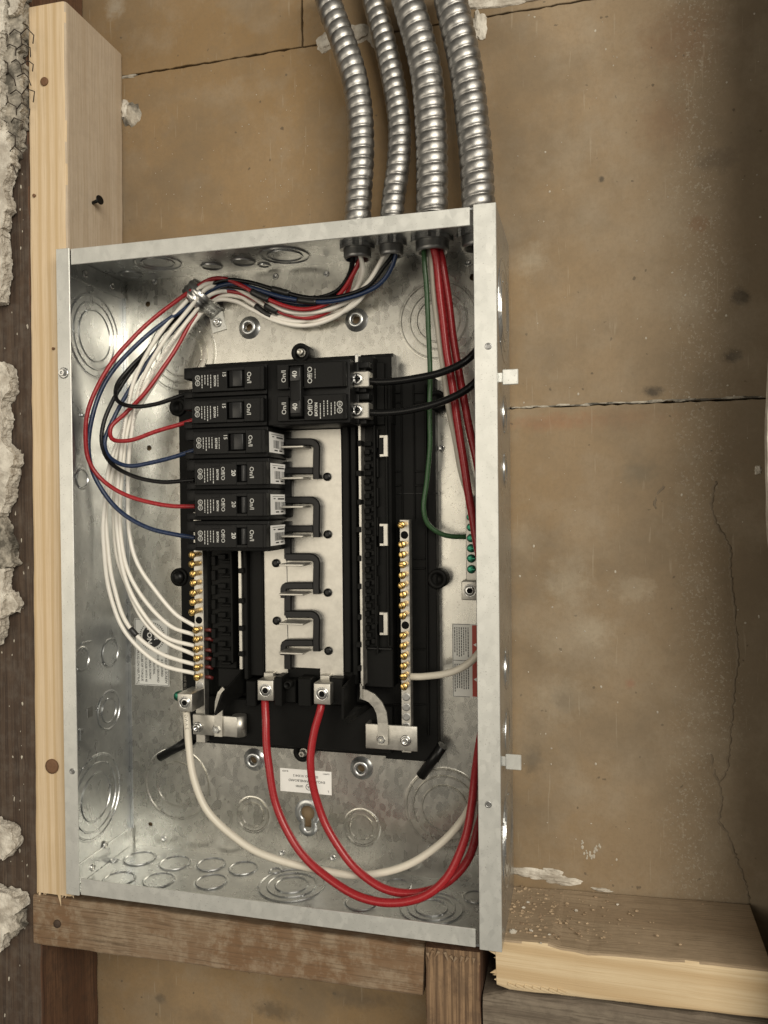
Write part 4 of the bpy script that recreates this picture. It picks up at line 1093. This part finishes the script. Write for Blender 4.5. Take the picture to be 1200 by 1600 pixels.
# ------------------------------------------------------------------ conduits
CON = [('leftmost flexible metal conduit curving into the box top', [(505, -60), (513, 0), (534, 60), (552, 115), (562, 175), (564, 240), (561, 300), (558, 345)], 11.0, 8.4),
       ('thinnest flexible metal conduit, second from the left', [(572, -60), (584, 0), (602, 70), (615, 130), (624, 195), (622, 260), (615, 310), (611, 338)], 9.6, 8.0),
       ('thick flexible metal conduit, third from the left', [(622, -60), (637, 0), (654, 60), (667, 120), (673, 190), (675, 250), (675, 322)], 13.0, 8.8),
       ('rightmost thick flexible metal conduit above the box corner', [(690, -60), (704, 0), (718, 60), (729, 115), (738, 190), (744, 250), (748, 318)], 13.4, 9.0)]
PORT = []
YC = 55.0
for k, (lab, px, r, pitch) in enumerate(CON):
    t = thing('flexible_conduit', (0, YC, H_), lab, 'conduit', 'flexible metal conduits above the box')
    pts = [P(u, v, YC + (345-v)*(.015 if k != 1 else .04)) for u, v in px]
    end = pts[-1].copy(); xc = end.x
    pts[-1] = Vector((xc, YC, H_+12)) if k < 2 else Vector((xc, YC, H_+16))
    PORT.append(xc)
    path = spline(pts, pitch/12)
    def rf(l, a, r=r, p=pitch):
        ph = (l/p - a/(2*math.pi)) % 1.0
        d = abs(ph-.42)/(.42 if ph < .42 else .58)      # 0 at crown, 1 at groove
        return r*(.84 + .16*(max(0, 1-d**2.6))**.55)
    MB().tube(path, r, 30, rf).build('sleeve', CONDUIT, t)
    # connector body above the box, locknut and bushing below the top wall
    MB().lathe((xc, YC, H_+.02), (0, 0, 1), [(r*1.05, 0), (r*1.12, 1), (r*1.12, 9 if k > 1 else 5), (r*1.2, 9.5 if k > 1 else 5.5), (r*1.2, 13 if k > 1 else 9), (r*1.05, 14.5 if k > 1 else 10), (r*.8, 14.6 if k > 1 else 10.1)], 32, True, True, True).build('connector', CAST, t)
    zc = H_-T
    mb = MB(); vs = []; nn = 48
    for h in (0, -3.4):
        for i in range(nn):
            a = 2*math.pi*i/nn; rr = r*1.32 if (i % 8) < 5 else r*1.20
            vs.append((xc+math.cos(a)*rr, YC+math.sin(a)*rr, zc-.05+h))
    mb.add(vs, [tuple(range(nn))[::-1], tuple(range(nn, 2*nn))] + [(i, (i+1) % nn, nn+(i+1) % nn, nn+i) for i in range(nn)])
    mb.build('locknut', CAST, t)
    prof = [(r*1.02, 3.3)]
    for j in range(4): prof += [(r*1.05, 3.8+j*1.7), (r*.97, 4.7+j*1.7)]
    prof += [(r*.98, 11), (r*.84, 11.4), (r*.80, 6), (r*.8, 2)]
    MB().lathe((xc, YC, zc), (0, 0, -1), prof, 32, True, False, True).build('bushing', CAST, t)

# ------------------------------------------------------------------ wires
def ylim(u, v, r):
    y = D_-r-.4
    q = PX(u, v, T+r+.6)
    if q.y > -1 and q.x < CP.x and u < 300: y = min(y, q.y)
    q = PZ(u, v, T+r+.6)
    if v > 1000: y = min(y, q.y)
    return y
WN = []
def wire(name, pts, r, mat, label, group=None, tape=(), cat='wire', extra0=(), extra1=(), prt=None):
    p3 = [Vector(a) for a in extra0]
    for a in pts:
        if len(a) == 3: p3.append(P(a[0], a[1], min(a[2], ylim(a[0], a[1], r))))
    p3 += [Vector(a) for a in extra1]
    path = spline(p3, 2.2)
    sd = len(WN)*3.7; WN.append(1); L_ = len(path)
    for i_ in range(L_):
        k_ = min(1, i_/8, (L_-1-i_)/8); a_ = path[i_]*.028
        path[i_] = path[i_] + Vector((noise.noise(a_+Vector((sd, 0, 0))), noise.noise(a_+Vector((0, sd, 0)))*.6, noise.noise(a_+Vector((0, 0, sd)))))*1.1*k_
    o = MB().tube(path, r, 12).build(name, mat, None, tuple(path[-1]))
    tag(o, label, cat, group)
    for u, v, ln, *ex in tape:
        ex = ex[0] if ex else .75
        best = min(range(len(path)), key=lambda i: ((proj := project(path[i]))[0]-u)**2 + (proj[1]-v)**2)
        k = max(2, int(ln/2.2/2)); seg = path[max(0, best-k):best+k+1]
        if len(seg) > 2: MB().tube(seg, r+ex, 12, lambda l, a, r=r, ex=ex: r+ex+.12*math.sin(l*1.7)).build('tape_wrap', TAPE, o)
    if prt:
        body, size, i0, ang = prt
        v2, f2 = text2d(body, size, .02); fr = frames(path); vs = []
        for x, y in v2:
            s_ = i0 + x/2.2; i = max(0, min(len(path)-2, int(s_))); k = s_-i
            c = path[i].lerp(path[i+1], k); tt, e1, e2 = fr[i]; a = ang + y/r
            vs.append(c + (e1*math.cos(a)+e2*math.sin(a))*(r+.06))
        MB().add(vs, f2).build('printed_text', INKG, o)
    return o
INKG = plastic('grey_print', (.14, .13, .11), .6, .02)
def project(q):
    d = CR.transposed() @ (q-CP); return 600+CF*d.x/d.y, 800-CF*d.z/d.y
c1 = (PORT[0], YC, H_-2); c2 = (PORT[1], YC, H_-2); c3 = (PORT[2], YC, H_-2); c4 = (PORT[3], YC, H_-2)
def cin(k, dx, dy):
    p = PORT[k]; return [(p+dx, YC+dy, H_+14), (p+dx, YC+dy, H_-6)]
RW = 1.85
BG = 'branch wires gathered under the clamp'
# from conduit -> bundle -> clamp -> breaker
def cl(du, dv, y): return (314+du, 466+dv, y)
BT = 44
wire('black_wire', [(598, 420, 58), (575, 447, 62), (530, 464, 66), (480, 465, 68), (430, 452, 70), (385, 440, 70), (348, 438, 70), (312, 456, 72), (275, 492, 70), (232, 545, 60), (200, 578, 52), (183, 602, 44), (184, 624, 40), (208, 635, 38), (245, 631, 38), (283, 618, 40), (306, 612, 44)], RW, W_BLACK,
     'black wire bending into the topmost breaker on the left', BG, [(440, 455, 18, .9)], extra0=cin(1, 3, 2))
wire('red_wire', [(550, 430, 62), (520, 470, 70), (480, 483, 72), (440, 477, 72), (405, 462, 71), (380, 447, 70), (352, 436, 70), (330, 437, 68), (300, 454, 66), (255, 486, 58), (210, 526, 46), (170, 572, 32), (144, 622, 24), (134, 665, 22), (137, 712, 24), (158, 748, 30), (200, 775, 34), (250, 788, 38), (305, 791, 42)], RW, W_RED,
     'red wire sweeping far left to the second lowest breaker', BG, [(405, 463, 20, 1.3)], extra0=cin(0, 3, 3))
wire('blue_wire', [(612, 418, 58), (590, 445, 62), (550, 463, 66), (500, 472, 68), (450, 466, 70), (405, 452, 71), (365, 444, 72), (335, 450, 72), (310, 470, 70), (265, 498, 62), (218, 535, 50), (172, 584, 38), (147, 640, 28), (138, 695, 26), (150, 752, 30), (185, 797, 34), (235, 826, 38), (305, 840, 42)], RW+.1, W_BLUE,
     'dark blue wire making the widest loop to the lowest breaker', BG, [(481, 471, 20, .9)], extra0=cin(1, 6, -1))
wire('black_wire', [(546, 425, 62), (525, 455, 70), (480, 468, 75), (430, 462, 76), (385, 452, 76), (345, 447, 76), (312, 464, 77), (270, 502, 72), (222, 556, 62), (186, 610, 52), (162, 660, 44), (160, 695, 40), (173, 722, 38), (208, 744, 38), (256, 753, 40), (305, 750, 44)], RW, W_BLACK,
     'black wire looping to the uppermost 20 amp breaker', BG, [(478, 470, 20)], extra0=cin(0, -4, -2))
wire('blue_wire', [(548, 425, 66), (535, 450, 76), (500, 474, 80), (440, 470, 80), (390, 456, 80), (350, 452, 80), (322, 468, 80), (285, 500, 76), (238, 556, 66), (205, 606, 56), (178, 652, 48), (164, 690, 42), (170, 714, 40), (195, 727, 38), (240, 722, 40), (305, 703, 44)], RW, W_BLUE,
     'dark blue wire bending into the third breaker from the top', BG, extra0=cin(0, -5, 4))
wire('red_wire', [(552, 430, 70), (535, 470, 78), (490, 496, 80), (445, 490, 80), (410, 474, 80), (375, 458, 80), (345, 456, 80), (324, 474, 80), (300, 502, 74), (262, 564, 64), (228, 612, 54), (194, 646, 46), (173, 668, 40), (175, 686, 38), (197, 689, 38), (245, 674, 40), (305, 655, 44)], RW, W_RED,
     'red wire with a sharp bend into the second breaker from the top', BG, [(426, 484, 17, 2.0)], extra0=cin(0, 4, 4))
NG = 'white neutral wires to the left terminal bar'
NE = [(977, 303), (992, 303), (1009, 303), (1023, 303), (1038, 303), (1052, 303)]
neut = [
 ([(566, 420, 58), (556, 450, 72), (520, 482, 78), (470, 494, 80), (425, 482, 80), (390, 460, 78), (355, 445, 78), (325, 450, 68), (300, 478, 66), (262, 525, 60), (225, 590, 55), (208, 660, 52), (200, 740, 52), (202, 830, 52), (215, 880, 52), (240, 920, 54), (272, 957, 58), (304, 978, 64)], 'uppermost white neutral wire on the left terminal bar'),
 ([(564, 420, 60), (552, 455, 76), (510, 490, 82), (465, 503, 83), (425, 494, 83), (392, 472, 82), (358, 455, 81), (328, 460, 72), (300, 492, 70), (260, 548, 62), (222, 612, 56), (200, 670, 53), (190, 750, 52), (188, 830, 52), (198, 885, 53), (225, 936, 55), (262, 976, 58), (304, 992, 64)], 'second white neutral wire down on the left terminal bar'),
 ([(594, 412, 56), (578, 438, 60), (545, 468, 73), (500, 486, 76), (450, 487, 77), (412, 468, 77), (378, 448, 76), (350, 441, 76), (320, 445, 66), (292, 470, 66), (250, 520, 60), (212, 590, 54), (194, 670, 50), (184, 760, 49), (184, 840, 50), (195, 900, 51), (225, 962, 54), (262, 998, 58), (304, 1009, 64)], 'third white neutral wire, third from the top of the bar'),
 ([(590, 416, 60), (570, 452, 68), (530, 492, 79), (480, 508, 83), (430, 502, 83), (395, 484, 83), (368, 470, 82), (335, 470, 81), (306, 500, 76), (266, 560, 68), (226, 622, 60), (196, 680, 56), (180, 760, 55), (180, 840, 55), (192, 900, 55), (222, 966, 57), (262, 1005, 60), (304, 1023, 64)], 'fourth white neutral wire, third from the bottom of the bar'),
 ([(588, 420, 62), (560, 470, 72), (510, 498, 83), (460, 500, 84), (415, 484, 84), (380, 465, 83), (345, 462, 82), (318, 482, 78), (288, 520, 74), (245, 585, 64), (206, 650, 57), (182, 710, 52), (168, 780, 50), (168, 850, 50), (177, 915, 50), (203, 982, 52), (250, 1022, 57), (304, 1038, 64)], 'white neutral wire with a dark mark, second from bar bottom'),
 ([(586, 424, 64), (556, 474, 78), (510, 488, 85), (460, 488, 85), (415, 474, 85), (380, 460, 85), (345, 466, 84), (316, 488, 80), (282, 532, 76), (238, 596, 66), (198, 660, 58), (174, 720, 50), (163, 790, 47), (162, 850, 47), (168, 915, 48), (195, 986, 50), (246, 1036, 56), (304, 1052, 64)], 'lowest white neutral wire on the left terminal bar'),
]
for i, (pts, lab) in enumerate(neut):
    e = cin(0, 2+i, -4) if i < 2 else cin(1, -5+i, -3 + i)
    wire('white_wire', pts, RW, W_WHITE, lab, NG, [(412, 486, 18)] if i == 1 else ([(213, 986, 7)] if i == 4 else ()), extra0=e, prt=('14 AWG 600V THHN     14 AWG 600V THHN', 2.2, (150, 128, 165, 140, 172, 158)[i], .3+i*.2))
# feeders from the third conduit
fx = W_-T-6
wire('green_wire', [(664, 410, 52), (667, 470, 56), (671, 560, 62), (672, 660, 66), (668, 750, 68), (663, 795, 68), (670, 818, 70), (692, 834, 74), (722, 838, 80), (742, 838, 84)], 2.1, W_GREEN, 'green ground wire curving into the ground bar', extra0=cin(2, -6, -3))
def back_of_rim(zs, x, y): return [(x, y, z) for z in zs]
wire('feeder_wire', [(674, 410, 58), (682, 490, 64), (697, 600, 70), (714, 700, 74), (731, 770, 72), (752, 840, 66), (766, 950, 54), (766, 1050, 42), (766, 1130, 40), (757, 1200, 46), (738, 1252, 52), (715, 1288, 56), (680, 1324, 54), (630, 1354, 48), (570, 1366, 44), (500, 1359, 40), (430, 1342, 36), (370, 1312, 34), (325, 1268, 34), (303, 1215, 36), (294, 1160, 40), (291, 1118, 44), (291, 1104, 50)], 3.1, W_CREAM,
     'thick white feeder wire looping from the bottom right to the neutral lug', 'thick feeder wires', extra0=cin(2, -2, 4), prt=('2 AWG 600V THWN-2  2 AWG 600V THWN-2', 3.6, 385, .2))
wire('feeder_wire', [(682, 410, 52), (690, 480, 54), (700, 560, 56), (714, 650, 54), (727, 735, 50), (739, 815, 44), (754, 900, 38), (770, 1000, 34), (766, 1090, 34), (751, 1150, 36), (744, 1200, 38), (738, 1255, 36), (725, 1315, 30), (700, 1368, 24), (660, 1401, 20), (610, 1411, 18), (560, 1400, 20), (510, 1370, 26), (460, 1318, 32), (432, 1260, 36), (419, 1190, 40), (414, 1120, 46), (414, 1090, 52)], 3.3, W_RED,
     'thick red feeder wire ending in the left main lug', 'thick feeder wires', extra0=cin(2, 1, -4))
wire('feeder_wire', [(692, 410, 56), (702, 480, 60), (712, 560, 62), (728, 645, 60), (742, 710, 57), (756, 790, 52), (770, 880, 46), (776, 1000, 44), (774, 1120, 44), (762, 1230, 46), (748, 1290, 48), (735, 1335, 44), (712, 1366, 38), (680, 1388, 32), (640, 1396, 30), (595, 1386, 32), (550, 1352, 36), (512, 1295, 40), (493, 1240, 42), (486, 1190, 42), (491, 1140, 46), (501, 1105, 50), (503, 1090, 54)], 3.3, W_RED,
     'thick red feeder wire ending in the right main lug', 'thick feeder wires', extra0=cin(2, 5, 2))
G4 = 'black wires of the two-pole breaker'
wire('black_wire', [(756, 470, 52), (754, 520, 44), (743, 549, 38), (722, 568, 36), (685, 584, 36), (640, 593, 37), (600, 595.5, 38), (562, 595, 42)], 2.9, W_BLACK, 'thick black wire into the upper screw of the wide breaker', G4, extra0=cin(3, -3, -2))
wire('black_wire', [(764, 480, 56), (762, 550, 46), (746, 592, 38), (722, 613, 36), (685, 630, 36), (640, 641, 37), (600, 644.5, 38), (562, 644, 42)], 2.9, W_BLACK, 'thick black wire into the lower screw of the wide breaker', G4, extra0=cin(3, 3, -2))
wire('white_wire', [(772, 520, 62), (782, 700, 66), (780, 880, 62), (766, 990, 54), (745, 1024, 50), (722, 1042, 52), (695, 1053, 56), (665, 1057, 62), (636, 1057, 67)], 2.9, W_CREAM, 'white wire running from the right terminal bar behind the rim', extra0=cin(3, 0, 5))

# strap that clamps the bundle to the back plate
cs = thing('wire_clamp', tuple(P(338, 500, D_)), 'ridged metal strap clamping the wire bundle to the back', 'clamp')
C0 = P(312, 463, 78); tdir = Vector((.78, 0, .62)).normalized(); ndir = Vector((tdir.z, 0, -tdir.x))
prof = []
for i in range(15):
    a = math.pi*(1 - i/14); prof.append(C0 + ndir*(math.cos(a)*13.5) + Vector((0, -math.sin(a)*13.5, 0)))
prof = [prof[0] + Vector((0, 12, 0))] + prof + [prof[-1] + Vector((0, 11, 0)) + ndir*1, prof[-1] + Vector((0, 13.2, 0)) + ndir*4]
for k, (o0, o1, dh) in enumerate(((-7.5, -4.2, 0), (-4.2, -1.6, .9), (-1.6, 1.6, .1), (1.6, 4.2, .9), (4.2, 7.5, 0))):
    pass
offs = [-7.5, -5.2, -4.2, -3.0, -1.8, -.8, .8, 1.8, 3.0, 4.2, 5.2, 7.5]; hts = [0, 0, .7, 1.0, .7, 0, 0, .7, 1.0, .7, 0, 0]
vs = []; fs = []; nO = len(offs)
for i, q in enumerate(prof):
    t = (prof[min(i+1, len(prof)-1)]-prof[max(i-1, 0)]).normalized(); up = t.cross(tdir).normalized()
    if i < 15 and up.dot(q-C0) < 0: up = -up
    if i >= 15: up = Vector((0, -1, 0))
    for o_, h in zip(offs, hts): vs.append(q + tdir*o_ + up*(h if i < len(prof)-1 else 0))
for i in range(len(prof)-1):
    for j in range(nO-1): fs.append((i*nO+j, i*nO+j+1, (i+1)*nO+j+1, (i+1)*nO+j))
so = MB().add(vs, fs, True).build('strap', STEEL, cs)
md = so.modifiers.new('s', 'SOLIDIFY'); md.thickness = 1.2*S; md.offset = 0
q = P(340, 504, D_-2); fx_ = Vector((.97, 0, .22)); fz_ = Vector((-.22, 0, .97)); vs = []
for yy in (D_-2.0, D_-.1):
    for a, b in ((-7, -8), (7, -8), (7, 9), (-7, 9)): vs.append(Vector((q.x, yy, q.z)) + fx_*a + fz_*b)
MB().add(vs, [(0, 1, 2, 3), (7, 6, 5, 4), (0, 4, 5, 1), (1, 5, 6, 2), (2, 6, 7, 3), (3, 7, 4, 0)]).build('foot', GALV_RIM, cs)
mb = MB(); screw(mb, (q.x, D_-2, q.z), (0, -1, 0), 3.2, 3.0, False, 4.4); mb.build('screw', STEEL, cs)

for o in bpy.data.objects:
    if '_o' in o: del o['_o']
